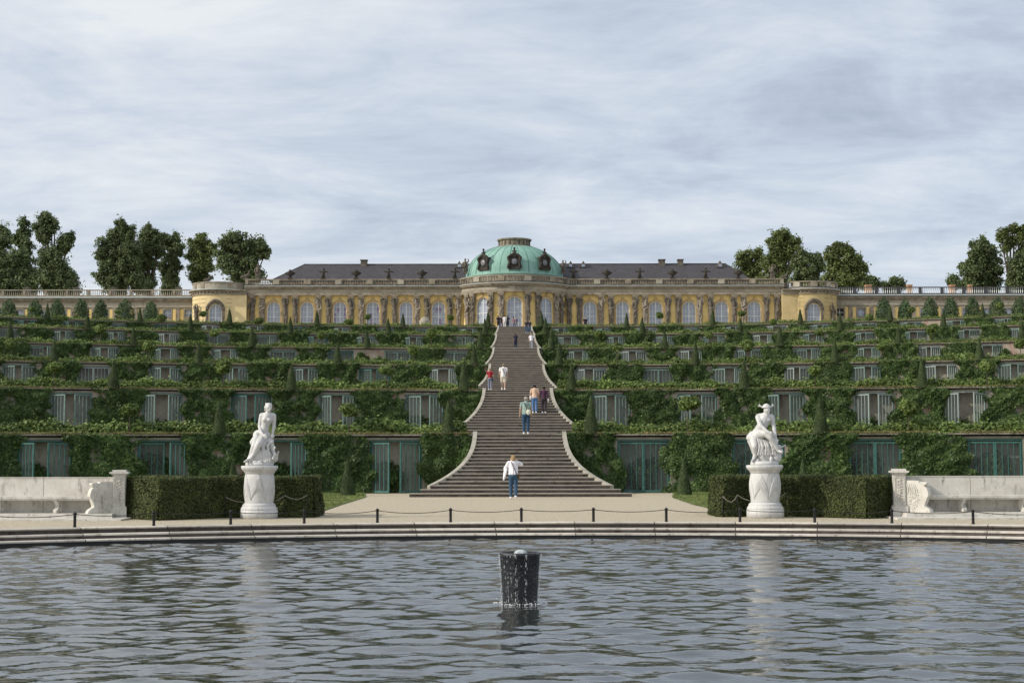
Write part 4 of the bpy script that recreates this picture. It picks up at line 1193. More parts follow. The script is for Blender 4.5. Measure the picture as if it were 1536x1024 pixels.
# ================================================================ BACKGROUND TREES
def tree(lobes, Y, mat, label, lf=.34, dens=1.0, name='broadleaf_tree', trunkpx=None, tone=1):
    """lobes: (px, py, radius px[, squash]) silhouettes of the crown's masses, given a real place and depth at distance Y"""
    cx = sum(l[0] for l in lobes) / len(lobes)
    tx = trunkpx or cx
    base = Vector((xat(tx, Y), Y, ZB)); e = empty(name, base)
    Ps = []; Ns = []
    tops = []
    mr_ = sum(l[2] for l in lobes) / len(lobes)
    if max(l[1] for l in lobes) < 430 or name: lobes = list(lobes) + [(tx, 431, mr_ * .85), (tx + RNG.uniform(-3, 3), 420, mr_ * .8)]
    for l in lobes:
        c = at(l[0], l[1], Y) - base; R = l[2] / F * Y * 1.12; sq = l[3] if len(l) > 3 else 1.0
        c.y += random.uniform(-.5, .5) * R * 1.0
        tops.append((c, R))
        ncl = int(26 * (R / 2.5) ** 1.8 + 10)
        for _ in range(ncl):
            u = RNG.normal(0, 1, 3); u /= np.linalg.norm(u)
            rr = R * (RNG.random() ** .45) * 1.0
            cc = np.array(c) + u * rr * np.array([1, .9, sq])
            cr = R * RNG.uniform(.16, .34) + .3
            n = int(75 * dens * (cr / .9) ** 1.6 * (.42 / lf) ** 2) + 14
            v = RNG.normal(0, 1, (n, 3)); v /= np.linalg.norm(v, axis=1)[:, None]
            P = cc + v * (RNG.random(n) ** .5)[:, None] * cr * np.array([1.0, 1.0, .9])
            Ps.append(P); Ns.append(v + np.array([0, 0, .7]))
    for i, (c, R) in enumerate(tops):
        near = sorted([(c2 - c).length for c2, _ in tops if c2 is not c])
        for c2, R2 in tops:
            d = (c2 - c).length
            if c2 is c or d > near[min(1, len(near) - 1)] + .01: continue
            for _ in range(5):
                t = RNG.random(); cc = np.array(c.lerp(c2, t)) + RNG.normal(0, .32, 3) * min(R, R2); cr = min(R, R2) * RNG.uniform(.25, .5)
                n = int(110 * dens * (cr / .9) ** 1.6) + 14; v = RNG.normal(0, 1, (n, 3)); v /= np.linalg.norm(v, axis=1)[:, None]
                Ps.append(cc + v * (RNG.random(n) ** .5)[:, None] * cr * np.array([1, 1, 1.15])); Ns.append(v + np.array([0, 0, .7]))
        for _ in range(int(5 * R)):
            u = RNG.normal(0, 1, 3); u /= np.linalg.norm(u); cc = np.array(c) + u * R * RNG.uniform(.95, 1.28); n = int(RNG.uniform(8, 30))
            Ps.append(cc + RNG.normal(0, .28, (n, 3))); Ns.append(np.tile(u, (n, 1)))
    P = np.concatenate(Ps); N = np.concatenate(Ns)
    k = P[:, 2] > 1.0; P = P[k]; N = N[k]
    me = quads_mesh('crown', P, N, lf, .85, .5); mesh_obj('crown', me, mat, e)
    m = MB(); H = max(c.z for c, R in tops)
    m.tube([(0, 0, -.3), (.1, 0, H * .3), (-.1, .1, H * .6), (0, 0, H * .9)], [.55, .42, .28, .08], 8)
    for c, R in tops:
        z0 = min(c.z * .5, H * .5)
        m.tube([(0, 0, z0), (c.x * .5, c.y * .5, (z0 + c.z) / 2 + .3), tuple(c)], [.25, .16, .06], 6)
        for q in range(3):
            d = Vector((random.uniform(-1, 1), random.uniform(-1, 1), random.uniform(-.3, 1))).normalized() * R * .9
            m.tube([tuple(c - Vector((0, 0, R * .4))), tuple(c + d)], [.1, .03], 4)
    m.build('trunk', M_bark, e)
    tag(e, label, 'tree', 'tall trees behind the palace')
tree([(-8, 352, 13), (6, 345, 9), (8, 362, 12), (-6, 380, 14), (6, 400, 12)], 240, M_tree, 'tall dark tree cut by the left edge of the picture', dens=1)
tree([(36, 335, 7), (34, 350, 10), (40, 368, 11), (30, 360, 8), (36, 390, 14), (42, 420, 14)], 236, M_tree, 'slim tree rising second from the left edge, behind the wing', dens=.9)
tree([(68, 328, 9), (62, 342, 11), (77, 338, 10), (70, 355, 12), (98, 362, 10), (106, 356, 6), (92, 372, 9), (68, 380, 12), (66, 410, 14)], 232, M_tree, 'tallest tree of the far left clump, with a branch reaching right')
tree([(25, 385, 14), (10, 398, 16), (34, 402, 18), (20, 425, 24), (45, 425, 16), (0, 425, 16)], 222, M_tree, 'broad dark tree low in front of the far left clump')
tree([(80, 382, 10), (74, 396, 16), (92, 398, 14), (84, 418, 22), (104, 420, 14), (66, 422, 14), (98, 432, 20)], 220, M_tree, 'rounded dense tree at the right side of the far left clump')
tree([(182, 337, 8), (174, 352, 13), (190, 348, 12), (160, 368, 12), (180, 372, 16), (152, 382, 9), (196, 372, 15), (170, 395, 16), (190, 400, 18), (152, 412, 11), (172, 425, 18), (206, 425, 16)], 230, M_tree, 'big dark rounded tree left of the middle gap')
tree([(224, 346, 10), (216, 358, 12), (238, 358, 10), (222, 375, 14), (238, 374, 10), (214, 392, 12), (228, 395, 9), (208, 410, 12), (214, 428, 12)], 234, M_tree, 'dark tree joined to the right of the big rounded one')
tree([(262, 358, 8), (250, 364, 10), (266, 374, 9), (256, 384, 10), (264, 398, 9), (246, 402, 9), (258, 415, 11), (252, 430, 14)], 238, M_tree, 'narrow tree just right of the big left pair')
tree([(300, 356, 8), (292, 368, 10), (310, 372, 10), (288, 384, 8), (304, 388, 13), (318, 372, 7), (314, 400, 8), (296, 405, 11), (302, 420, 13)], 236, M_tree2, 'thin pale-green tree between the two dark left ones', dens=.75)
tree([(352, 356, 9), (342, 366, 11), (362, 364, 12), (384, 362, 9), (334, 382, 10), (352, 384, 14), (394, 372, 9), (398, 382, 7), (378, 376, 12), (378, 394, 13), (344, 402, 14), (362, 408, 16), (382, 412, 12)], 228, M_tree, 'dark tree standing right behind the left end of the palace')
tree([(1118, 386, 10), (1134, 383, 9), (1110, 392, 7), (1124, 400, 12), (1142, 396, 9), (1134, 412, 13), (1112, 412, 12)], 236, M_tree2, 'lowest-topped olive tree behind the right end of the palace roof')
tree([(1172, 352, 8), (1162, 360, 11), (1180, 358, 10), (1190, 368, 10), (1164, 376, 13), (1180, 378, 11), (1158, 394, 12), (1174, 398, 13), (1168, 416, 15), (1150, 418, 10)], 228, M_tree2, 'tallest olive tree behind the right end of the palace', dens=1.1)
tree([(1204, 386, 10), (1196, 396, 10), (1222, 386, 9), (1212, 402, 14), (1230, 396, 9), (1200, 418, 13), (1222, 420, 14)], 242, M_tree, 'wide dark green tree between two olive ones, right of the palace')
tree([(1254, 372, 9), (1246, 382, 9), (1266, 376, 9), (1276, 374, 7), (1250, 398, 12), (1270, 394, 13), (1284, 392, 9), (1294, 404, 8), (1262, 414, 15), (1282, 416, 13), (1292, 424, 12), (1244, 420, 11)], 226, M_tree2, 'spreading tree above the left end of the right wing')
tree([(1308, 420, 5), (1304, 428, 7), (1314, 428, 6)], 245, M_tree, 'small dark treetop over the right wing, nearest the palace')
tree([(1328, 427, 5), (1338, 425, 5), (1350, 423, 5), (1354, 428, 4), (1344, 432, 7), (1332, 434, 6)], 246, M_tree, 'low feathery treetop over the right wing', dens=.7)
tree([(1472, 364, 7), (1464, 374, 10), (1480, 374, 9), (1458, 388, 10), (1474, 390, 14), (1492, 384, 8), (1446, 402, 8), (1462, 408, 14), (1480, 410, 16), (1498, 402, 8), (1452, 424, 13), (1490, 426, 14)], 228, M_tree, 'dense dark tree near the right edge, left of the airy one')
tree([(1506, 348, 7), (1522, 344, 7), (1500, 356, 6), (1530, 356, 8), (1516, 362, 8), (1508, 372, 6), (1534, 374, 9), (1540, 346, 8)], 234, M_tree2, 'airy open-branched tree top at the right edge', lf=.32, dens=.6)
tree([(1526, 394, 11), (1540, 386, 11), (1520, 408, 10), (1536, 410, 16), (1524, 428, 14), (1548, 425, 16)], 226, M_tree, 'dense low tree cut by the right edge')
tree([(1430, 418, 5), (1426, 424, 5), (1434, 426, 5)], 220, plain('brown_leaves', (.09, .06, .04), .8) if False else M_tree, 'small brownish bush top beside an orange chimney')

# ================================================================ HEDGES
def hedge(front, label, depth=1.5, h=1.03):
    """front: list of (x, y) from left to right"""
    e = empty('clipped_hedge', (front[0][0], front[0][1], 0)); ox, oy = front[0]
    pts = [(x - ox, y - oy) for x, y in front]
    back = [(x, max(p[1] for p in pts) + depth) for x, _ in (pts[-1], pts[0])]
    loop = pts + back
    m = MB(); n = len(loop); cx = sum(p[0] for p in loop) / n; cy = sum(p[1] for p in loop) / n
    ins = []
    for i, (x, y) in enumerate(loop):
        d = Vector((cx - x, cy - y)); d = d.normalized() * .06; ins.append((x + d.x, y + d.y))
    m.add([(x, y, -.02) for x, y in ins] + [(x, y, h - .05) for x, y in ins], [tuple(range(n, 2 * n))] + [(i, (i + 1) % n, n + (i + 1) % n, n + i) for i in range(n)])
    m.build('core', M_box, e)
    Ps = []; Ns = []
    for i in range(n):
        a = Vector(loop[i]); b = Vector(loop[(i + 1) % n]); Ln = (b - a).length
        if i == len(pts): continue
        nr = Vector(((b - a).y, -(b - a).x)).normalized()
        q = int(Ln * h * 3200); t = RNG.random(q); z = RNG.random(q) * h
        off = RNG.normal(0, .018, q) + .03 * np.sin(z * 6 + t * Ln * 2.2) * np.sin(t * Ln * 3) + .04 * (1 - z / h)
        P = np.stack([a.x + (b.x - a.x) * t + nr.x * off, a.y + (b.y - a.y) * t + nr.y * off, z], 1)
        Ps.append(P); Ns.append(np.tile([nr.x, nr.y, .25], (q, 1)))
    # top
    xs0 = min(p[0] for p in loop); xs1 = max(p[0] for p in loop); ys0 = min(p[1] for p in loop); ys1 = max(p[1] for p in loop)
    q = int((xs1 - xs0) * (ys1 - ys0) * 2200); X = RNG.uniform(xs0, xs1, q); Y = RNG.uniform(ys0, ys1, q)
    yf = np.interp(X, [p[0] for p in pts], [p[1] for p in pts]); k = Y > yf - .01
    P = np.stack([X, Y, np.full(q, h) + RNG.normal(0, .02, q) + .015 * np.sin(X * 3)], 1)[k]; Ps.append(P); Ns.append(np.tile([0, -.2, 1.], (len(P), 1)))
    me = quads_mesh('foliage', np.concatenate(Ps), np.concatenate(Ns), .06, .55, .5); mesh_obj('foliage', me, M_hedge, e)
    tag(e, label, 'hedge', 'clipped hedges beside the statues')
def pxy(px, Y): return (xat(px, Y, 770), Y)
hedge([pxy(189, 38.4), pxy(238, 37.1), pxy(336, 38.7), pxy(398, 39.0), pxy(470, 38.85)], 'low clipped dark green hedge between the left bench and the gravel path')
hedge([pxy(1077, 39.0), pxy(1086, 38.75), pxy(1120, 39.05), pxy(1193, 39.0), pxy(1300, 37.6), pxy(1338, 38.5)], 'low clipped dark green hedge between the gravel path and the right bench')

# ================================================================ PEDESTALS AND STATUES
def pedestal(px, label, seed):
    Y = 38.3; x = xat(px, Y, 775)
    e = empty('round_pedestal', (x, Y, 0)); tag(e, label, 'pedestal')
    m = MB(); m.lathe([(.476, -.02), (.476, .21), (.465, .22)], 48); m.lathe([(.462, .222), (.47, .24), (.46, .27), (.435, .30), (.42, .33), (.425, .345), (.40, .37), (.37, .40)], 48, close=False)
    m.build('base', M_marble, e)
    m = MB(); m.lathe([(.362, .40), (.372, .5), (.382, .75), (.386, .95), (.375, 1.08), (.36, 1.14)], 48, close=False); m.build('drum', M_marble, e)
    m = MB(); m.lathe([(.362, 1.14), (.38, 1.165), (.385, 1.18), (.42, 1.22), (.45, 1.25), (.46, 1.27), (.472, 1.30), (.472, 1.335), (.45, 1.35), (.38, 1.352)], 48); m.build('cornice', M_marble, e)
    # hanging cloth swags modelled on the drum
    m = MB()
    def cylp(a, z, r): return (r * math.sin(a), -r * math.cos(a), z)
    NP = 6
    for i in range(NP):
        a0 = -PI + 2 * PI * i / NP + seed * .5 + .1
        for sg in (-1, 1):
            a1 = a0 + sg * PI / NP
            for f in range(5):
                t = f / 4 - .5; pts = []; rs = []
                for q in range(11):
                    s_ = q / 10; bul = math.sin(PI * s_ ** .8)
                    a = a0 + (a1 - a0) * s_ ** 1.3 + t * .36 * bul - sg * .05 * bul
                    z = 1.10 - s_ * .60 + t * .05
                    pts.append(cylp(a, z, .374 + .012 * bul)); rs.append(.007 + .015 * bul * (1 - abs(t)))
                m.tube(pts, rs, 6)
    m.build('cloth_swag', M_marble, e)
    return x, Y
PLX, PLY = pedestal(388.5, 'white marble drum pedestal with carved cloth swags under the seated woman', 0)
PRX, PRY = pedestal(1148, 'white marble drum pedestal with carved cloth swags under the stooping man', 1)
def hand_fingers(m, w, d, s=1., curl=.4, side=1):
    """palm and five fingers from wrist w along direction d"""
    w = Vector(w); d = Vector(d).normalized(); a = d.cross(Vector((0, 1, 0)))
    a = a.normalized() if a.length > .1 else Vector((1, 0, 0)); nrm = a.cross(d).normalized()
    p1 = w + d * .075 * s
    m.cap(w, p1, .026 * s, .034 * s, 8)
    for i in range(4):
        b = p1 + a * (i - 1.5) * .019 * s + d * .01
        L = (.062, .072, .068, .052)[i] * s
        k1 = b + d * L * .55; k2 = k1 + (d * math.cos(curl) + nrm * math.sin(curl)) * L * .5
        m.chain([b, k1, k2], [.0095 * s, .009 * s, .0075 * s], 6)
    t = w + d * .02 * s + a * side * .028 * s
    m.chain([t, t + (d + a * side * .8).normalized() * .04 * s, t + (d + a * side * .3).normalized() * .07 * s], [.012 * s, .011 * s, .009 * s], 6)
def head(m, c, r, face, tilt=0, hair=None):
    """face: direction the face looks"""
    c = Vector(c); f = Vector(face).normalized(); u = Vector((0, 0, 1)); u = (u - f * u.dot(f)).normalized(); s = f.cross(u)
    R = Matrix((s, f, u)).transposed()
    m.ell(c, (r * .78, r * .92, r * 1.12), 14, R=R)
    m.ell(c + f * r * .25 - u * r * .5, (r * .56, r * .62, r * .62), 12, R=R)
    m.cap(c + f * r * .92 + u * r * .12, c + f * r * 1.16 - u * r * .22, r * .09, r * .15, 8)
    m.ell(c + f * r * .86 - u * r * .58, (r * .26, r * .14, r * .09), 8, R=R)
    m.ell(c + f * r * .74 - u * r * .88, (r * .24, r * .2, r * .16), 8, R=R)
    for q in (-1, 1):
        m.ell(c + f * r * .82 + s * q * r * .34 + u * r * .24, (r * .26, r * .12, r * .07), 8, R=R)
        m.ell(c + f * r * .80 + s * q * r * .33 + u * r * .05, (r * .14, r * .12, r * .09), 8, R=R)
        m.ell(c + s * q * r * .78 - u * r * .05, (r * .1, r * .2, r * .26), 8, R=R)
    return R, f, u, s
# seated woman
def statue_woman():
    e = empty('marble_statue', (PLX, PLY, 1.352)); tag(e, 'white marble statue of a seated nude woman leaning on one arm, left of the stairs', 'statue')
    m = MB()
    head(m, (.235, -.10, 1.50), .105, (.45, -.85, -.28))
    m.cap((.19, -.02, 1.34), (.225, -.07, 1.43), .055, .05)
    # hair with bun and waves
    for q in range(26):
        a = q * 2.4; rr = .09
        m.ell((.222 + .062 * math.cos(a), -.05 + .06 * math.sin(a), 1.545 + .045 * math.sin(q * 1.7) ** 2), .032, 6)
    m.ell((.15, .02, 1.50), (.06, .06, .055), 8); m.ell((.13, .03, 1.43), .035, 6)
    # torso
    m.chain([(.19, -.02, 1.26), (.175, -.03, 1.14), (.14, -.02, 1.02), (.10, -.01, .90), (.05, 0, .80)], [.135, .128, .105, .125, .16], 14)
    m.chain([(.045, 0, 1.285), (.19, -.02, 1.31), (.345, 0, 1.285)], [.075, .07, .07], 12)
    m.ell((.135, -.135, 1.17), (.062, .055, .06), 10); m.ell((.255, -.135, 1.17), (.062, .055, .06), 10)
    m.ell((-.03, .02, .78), (.16, .17, .15), 12); m.ell((.13, .03, .77), (.15, .17, .14), 12)
    # arms
    m.chain([(.035, 0, 1.27), (-.005, -.03, 1.02), (.05, -.16, .86), (.12, -.26, .79)], [.066, .052, .044, .03], 12); hand_fingers(m, (.12, -.26, .79), (.6, -.35, -.45), 1.05)
    m.chain([(.355, 0, 1.26), (.36, .0, 1.02), (.33, -.03, .82)], [.062, .050, .033], 12); hand_fingers(m, (.33, -.03, .82), (-.1, -.3, -.9), 1.05)
    # legs: thighs down-left, shins crossing
    m.chain([(-.04, -.05, .76), (-.10, -.24, .50), (-.19, -.20, .26), (-.27, -.22, .13)], [.125, .085, .062, .04], 14); m.chain([(-.27, -.22, .13), (-.33, -.32, .10)], [.042, .03], 8)
    m.chain([(.10, -.05, .74), (.03, -.32, .55), (-.10, -.26, .30), (-.20, -.28, .17)], [.12, .085, .06, .04], 14); m.chain([(-.20, -.28, .17), (-.28, -.38, .13)], [.042, .03], 8)
    body = mesh_obj('figure', m.remeshed('figure', .012, 2), None, e); body.data.materials.append(M_marble)
    # rock seat with drapery
    m = MB()
    m.ell((.08, .08, .36), (.26, .22, .36), 16); m.ell((.2, .0, .52), (.17, .16, .22), 12); m.ell((-.06, .1, .5), (.18, .18, .22), 12); m.ell((.25, -.06, .22), (.16, .14, .18), 12)
    for q in range(30):
        a = RNG.random() * PI * 2; z = RNG.uniform(.08, .6); m.ell((.08 + .27 * math.cos(a) * (1 - z * .4), .05 + .2 * math.sin(a), z), (RNG.uniform(.04, .09), .06, RNG.uniform(.05, .1)), 7)
    for q in range(9):
        x0 = -.12 + q * .045
        m.chain([(x0 + .12, -.10, .74 - q * .01), (x0 + .04 * math.sin(q * 2), -.2 - .03 * (q % 2), .50), (x0 + .06, -.24, .28), (x0 + .02 * q * .4, -.22, .10)], [.022, .03, .027, .03], 6)
    m.chain([(-.14, .05, .72), (-.2, .02, .6), (-.16, -.03, .5)], [.06, .07, .04], 8)
    r_ = mesh_obj('draped_rock', m.remeshed('draped_rock', .014, 1), None, e); r_.data.materials.append(M_marble)
    # small child figure and doves at her side
    m = MB()
    m.ell((.33, -.12, .60), (.055, .06, .06), 10); m.chain([(.33, -.1, .54), (.34, -.08, .40)], [.055, .07], 10); m.chain([(.36, -.1, .50), (.42, -.2, .46), (.40, -.26, .42)], [.03, .025, .02], 8); m.chain([(.34, -.1, .38), (.42, -.2, .30), (.38, -.24, .18)], [.05, .04, .03], 8)
    m.ell((.42, -.06, .27), (.08, .06, .05), 8); m.cap((.47, -.08, .30), (.5, -.1, .36), .025, .02); m.ell((.36, .0, .2), (.12, .1, .12), 10); m.cap((.36, -.02, .28), (.28, .02, .42), .04, .02)
    c_ = mesh_obj('small_companion', m.remeshed('small_companion', .010, 1), None, e); c_.data.materials.append(M_marble)
    m = MB(); m.lathe([(.36, 0.001), (.365, .03), (.355, .085), (.33, .10)], 40)
    for q in range(14):
        a = q * .45; m.ell((.28 * math.cos(a), .28 * math.sin(a), .10), (.1, .08, .035), 7)
    m.build('plinth', M_marble, e)
statue_woman()
def statue_man():
    e = empty('marble_statue', (PRX, PRY, 1.352)); tag(e, 'white marble statue of a stooping nude man in a winged hat, right of the stairs', 'statue')
    m = MB()
    head(m, (.055, -.16, 1.41), .105, (.35, -.85, -.5))
    m.cap((.02, -.06, 1.27), (.045, -.12, 1.36), .06, .055)
    m.chain([(.01, -.06, 1.2), (-.03, -.05, 1.06), (-.10, .0, .92), (-.20, .05, .78)], [.15, .145, .13, .13], 14)
    m.chain([(-.14, -.03, 1.245), (.01, -.06, 1.26), (.185, -.05, 1.23)], [.08, .085, .08], 12)
    m.ell((-.06, -.155, 1.15), (.08, .04, .05), 10); m.ell((.08, -.165, 1.15), (.08, .04, .05), 10)
    m.ell((-.27, .06, .74), (.15, .15, .14), 12); m.ell((-.38, .05, .70), (.08, .1, .09), 10)
    m.chain([(-.16, -.06, 1.22), (-.13, -.26, 1.0), (.03, -.42, .84)], [.075, .055, .034], 12); hand_fingers(m, (.03, -.42, .84), (.75, -.2, -.5), 1.1)
    m.chain([(.19, -.06, 1.20), (.235, -.10, .96), (.24, -.2, .80), (.25, -.26, .68)], [.072, .056, .05, .033], 12); hand_fingers(m, (.25, -.26, .68), (.1, -.4, -.85), 1.1)
    # standing/kneeling leg and raised leg
    m.chain([(-.28, .02, .70), (-.27, -.18, .47), (-.24, -.08, .28), (-.30, -.10, .13)], [.125, .085, .065, .042], 14); m.chain([(-.30, -.10, .13), (-.36, -.22, .10)], [.045, .03], 8)
    m.chain([(-.20, -.02, .76), (.0, -.30, .82), (.10, -.36, .70)], [.12, .095, .08], 14); m.chain([(.10, -.36, .70), (.22, -.34, .52), (.30, -.33, .36)], [.08, .06, .04], 14); m.chain([(.30, -.33, .36), (.37, -.42, .33)], [.042, .03], 8)
    b_ = mesh_obj('figure', m.remeshed('figure', .012, 2), None, e); b_.data.materials.append(M_marble)
    m = MB(); m.lathe([(.125, -.012), (.13, .0), (.102, .012), (.096, .045), (.06, .085), (.008, .105)], 20, (.045, -.135, 1.475))
    for sg in (-1, 1):
        for q in range(4): m.chain([(.045 + sg * .10, -.12, 1.50), (.045 + sg * (.15 + .01 * q), -.11, 1.50 + .012 * q), (.045 + sg * (.215 - .018 * q), -.09, 1.515 + .02 * q)], [.014, .013, .005], 6)
    m.build('winged_hat', M_marble, e)
    m = MB()
    m.ell((.06, .04, .30), (.30, .24, .30), 16); m.ell((.16, -.04, .42), (.19, .18, .2), 12); m.ell((-.16, .1, .52), (.18, .17, .24), 12); m.ell((.28, -.08, .2), (.15, .15, .17), 12)
    for q in range(34):
        a = RNG.random() * PI * 2; z = RNG.uniform(.08, .52); m.ell((.07 + .3 * math.cos(a) * (1 - z * .4), .0 + .22 * math.sin(a), z), (RNG.uniform(.04, .09), .06, RNG.uniform(.04, .1)), 7)
    for q in range(8):
        m.chain([(-.2 + q * .05, -.16, .68 - q * .01), (-.16 + q * .05 + .03 * math.sin(q * 2.2), -.24, .48), (-.2 + q * .065, -.22, .26)], [.02, .03, .025], 6)
    m.chain([(-.38, .06, .62), (-.3, .05, .45), (-.27, .02, .30)], [.05, .06, .05], 8)
    m.chain([(.2, -.25, .4), (.32, -.24, .42), (.50, -.26, .50)], [.02, .022, .022], 8)
    m.ell((.34, -.1, .46), (.09, .08, .07), 8); m.ell((.40, -.14, .34), (.07, .06, .08), 8); m.ell((.24, -.2, .52), (.07, .06, .06), 8)
    r_ = mesh_obj('draped_rock', m.remeshed('draped_rock', .014, 1), None, e); r_.data.materials.append(M_marble)
    m = MB(); m.lathe([(.36, 0.001), (.365, .03), (.35, .09), (.3, .10)], 40); m.build('plinth', M_marble, e)
statue_man()

# ================================================================ BENCHES
def px2(px, py, Y):
    p = at(px, py, Y); return p
def bench(sg):
    sn = 'left' if sg < 0 else 'right'
    pc = 178.5 if sg < 0 else 1349.5
    yt = 704 if sg < 0 else 703
    Yp = 38.15; x0 = xat(pc, Yp, 775)
    e = empty('marble_bench', (x0, Yp, 0)); tag(e, 'long curved white marble bench with carved scroll arm and square pillar at the %s edge' % sn, 'bench', 'marble benches beside the pool')
    sx = -1 if sg < 0 else 1     # outward direction
    # pillar
    m = MB()
    m.box(-.20, .20, -.20, .20, .0, .30); m.box(-.185, .185, -.185, .185, .30, .33); m.box(-.155, .155, -.155, .155, .33, 1.12); m.box(-.19, .19, -.19, .19, 1.12, 1.155); m.box(-.235, .235, -.235, .235, 1.155, 1.20); m.box(-.17, .17, -.17, .17, 1.20, 1.25)
    m.box(-.125, -.105, -.17, -.154, .42, 1.05); m.box(.105, .125, -.17, -.154, .42, 1.05); m.box(-.105, .105, -.17, -.154, 1.03, 1.05); m.box(-.105, .105, -.17, -.154, .42, .44)
    p = m.build('pillar', M_bench, e); p.rotation_euler = (0, 0, rad(9 if sg < 0 else -9))
    m = MB()
    for i in range(22):
        z = .48 + .024 * i
        m.ell((.045 * math.sin(i * 1.9), -.162, z), (.022 + .012 * (i % 3), .016, .017), 6)
    m.chain([(0, -.16, .45), (.01, -.165, 1.0)], [.012, .012], 5)
    q = m.build('carved_relief', M_bench, p)
    # curved back wall, seat
    def path(t): # t metres outward from the pillar
        return sx * t, .12 + .028 * t + .0 * t * t
    def sweep(name, t0, t1, d0, d1, z0, z1, n=18, parent=e, mat=M_bench):
        m = MB()
        for i in range(n):
            a = t0 + (t1 - t0) * i / n; b = t0 + (t1 - t0) * (i + 1) / n
            (xa, ya), (xb, yb) = path(a), path(b)
            vs = [(xa, ya + d0, z0), (xb, yb + d0, z0), (xa, ya + d1, z0), (xb, yb + d1, z0), (xa, ya + d0, z1), (xb, yb + d0, z1), (xa, ya + d1, z1), (xb, yb + d1, z1)]
            fs = [(0, 2, 3, 1), (4, 5, 7, 6), (0, 1, 5, 4), (2, 6, 7, 3)]
            if i == 0: fs.append((0, 4, 6, 2))
            if i == n - 1: fs.append((1, 3, 7, 5))
            if sx < 0: fs = [tuple(reversed(f)) for f in fs]
            m.add(vs, fs)
        return m.build(name, mat, parent)
    for a, b in ((.16, 1.9), (1.91, 3.9), (3.91, 6.0), (6.01, 9.)):
        pass
    wt = 1.045
    for i, (a, b) in enumerate(((.16, 2.0 if sg < 0 else 1.88), (2.012 if sg < 0 else 1.892, 4.2), (4.212, 9.5))):
        w = sweep('back_slab', a, b, .0, .14, .14, wt, 6)
        sweep('slab_edge', a, b, -.012, .152, wt, wt + .02, 6, w)
    s_ = sweep('seat', .34, 9.5, -.46, -.002, .515, .575); sweep('seat_moulding', .36, 9.5, -.43, -.03, .475, .513, parent=s_)
    for t in (1.42, 2.92, 4.5, 6.1, 7.7) if sg < 0 else (1.46, 3.02, 4.6, 6.2, 7.8):
        x, y = path(t); m = MB(); pr = [(-.30, .155), (-.42, .16), (-.43, .22), (-.36, .28), (-.33, .34), (-.38, .42), (-.42, .474), (-.24, .474), (-.20, .36), (-.22, .24)]
        n = len(pr); m.add([(-.055, a, b) for a, b in pr] + [(.055, a, b) for a, b in pr], [tuple(range(n)), tuple(reversed(range(n, 2 * n)))] + [(i, n + i, n + (i + 1) % n, (i + 1) % n) for i in range(n)])
        o = m.build('leg', M_bench, e); o.location = (x, y, 0); o.rotation_euler = (0, 0, rad(22) * (-sx) * -1)
    # platform
    sweep('platform', -.15 * 0 + .0, 9.5, -.78, .3, .0, .10); sweep('platform_top', .02, 9.5, -.74, .29, .101, .152)
    sweep('lower_step', -.38, 9.5, -2.05 if False else -1.35, .35, -.05, .045)
    # scroll arm with carved face
    prof = [(1180, 232), (1100, 231), (1034, 236), (1022, 256), (1008, 244), (965, 245), (952, 260), (975, 270), (984, 282), (958, 310), (946, 350), (944, 385), (960, 415), (972, 450), (985, 492), (955, 508), (932, 530), (926, 556), (1180, 556)]
    k = .76 / (1180 - 926); pts = [((1180 - a) * k, .155 + (556 - b) * (.80 / 324) ) for a, b in prof]
    n = len(pts); m = MB(); th = .08
    m.add([(a, -th, b) for a, b in pts] + [(a, th, b) for a, b in pts], [tuple(range(n)), tuple(reversed(range(n, 2 * n)))] + [(i, n + i, n + (i + 1) % n, (i + 1) % n) for i in range(n)])
    arm = m.build('scroll_arm', M_bench, e)
    arm.location = (sx * .12, -.02, 0); arm.rotation_euler = (0, 0, rad(180 + 42) if sx < 0 else rad(-42))
    m = MB()
    fs = 1 if sx < 0 else -1
    for i in range(16):
        a = i * 2.4; c = (.30 + .13 * math.cos(a) * (i / 16) ** .3, .5 + .22 * math.sin(a) * (i / 16) ** .3)
        tp = []
        for q in range(8):
            b = a + q * .7; rr = .05 * (1 - q / 9); tp.append((c[0] + rr * math.cos(b), fs * (th + .004), c[1] + rr * math.sin(b)))
        m = MB(); m.tube(tp, [.012, .013, .013, .012, .011, .01, .008, .006], 5); m.build('carved_scroll', M_bench, arm)
    for (c, r) in (((.66, .20), .075), ((.62, .87), .05), ((.58, .30), .05)):
        m = MB(); m.ell((c[0], 0, c[1]), (r, th + .02, r), 10); m.build('carved_boss', M_bench, arm)
    if sg > 0:
        m = MB(); m.ell((.56, 0, .86), (.07, .09, .05), 10); m.cap((.60, 0, .86), (.70, 0, .83), .03, .01); m.build('carved_bird_head', M_bench, arm)
        for q in range(5): m = MB(); m.chain([(.12 + .05 * q, fs * th, .88), (.16 + .06 * q, fs * (th + .01), .72), (.14 + .07 * q, fs * th, .60)], [.015, .02, .012], 5); m.build('carved_feather', M_bench, arm)
bench(-1); bench(1)

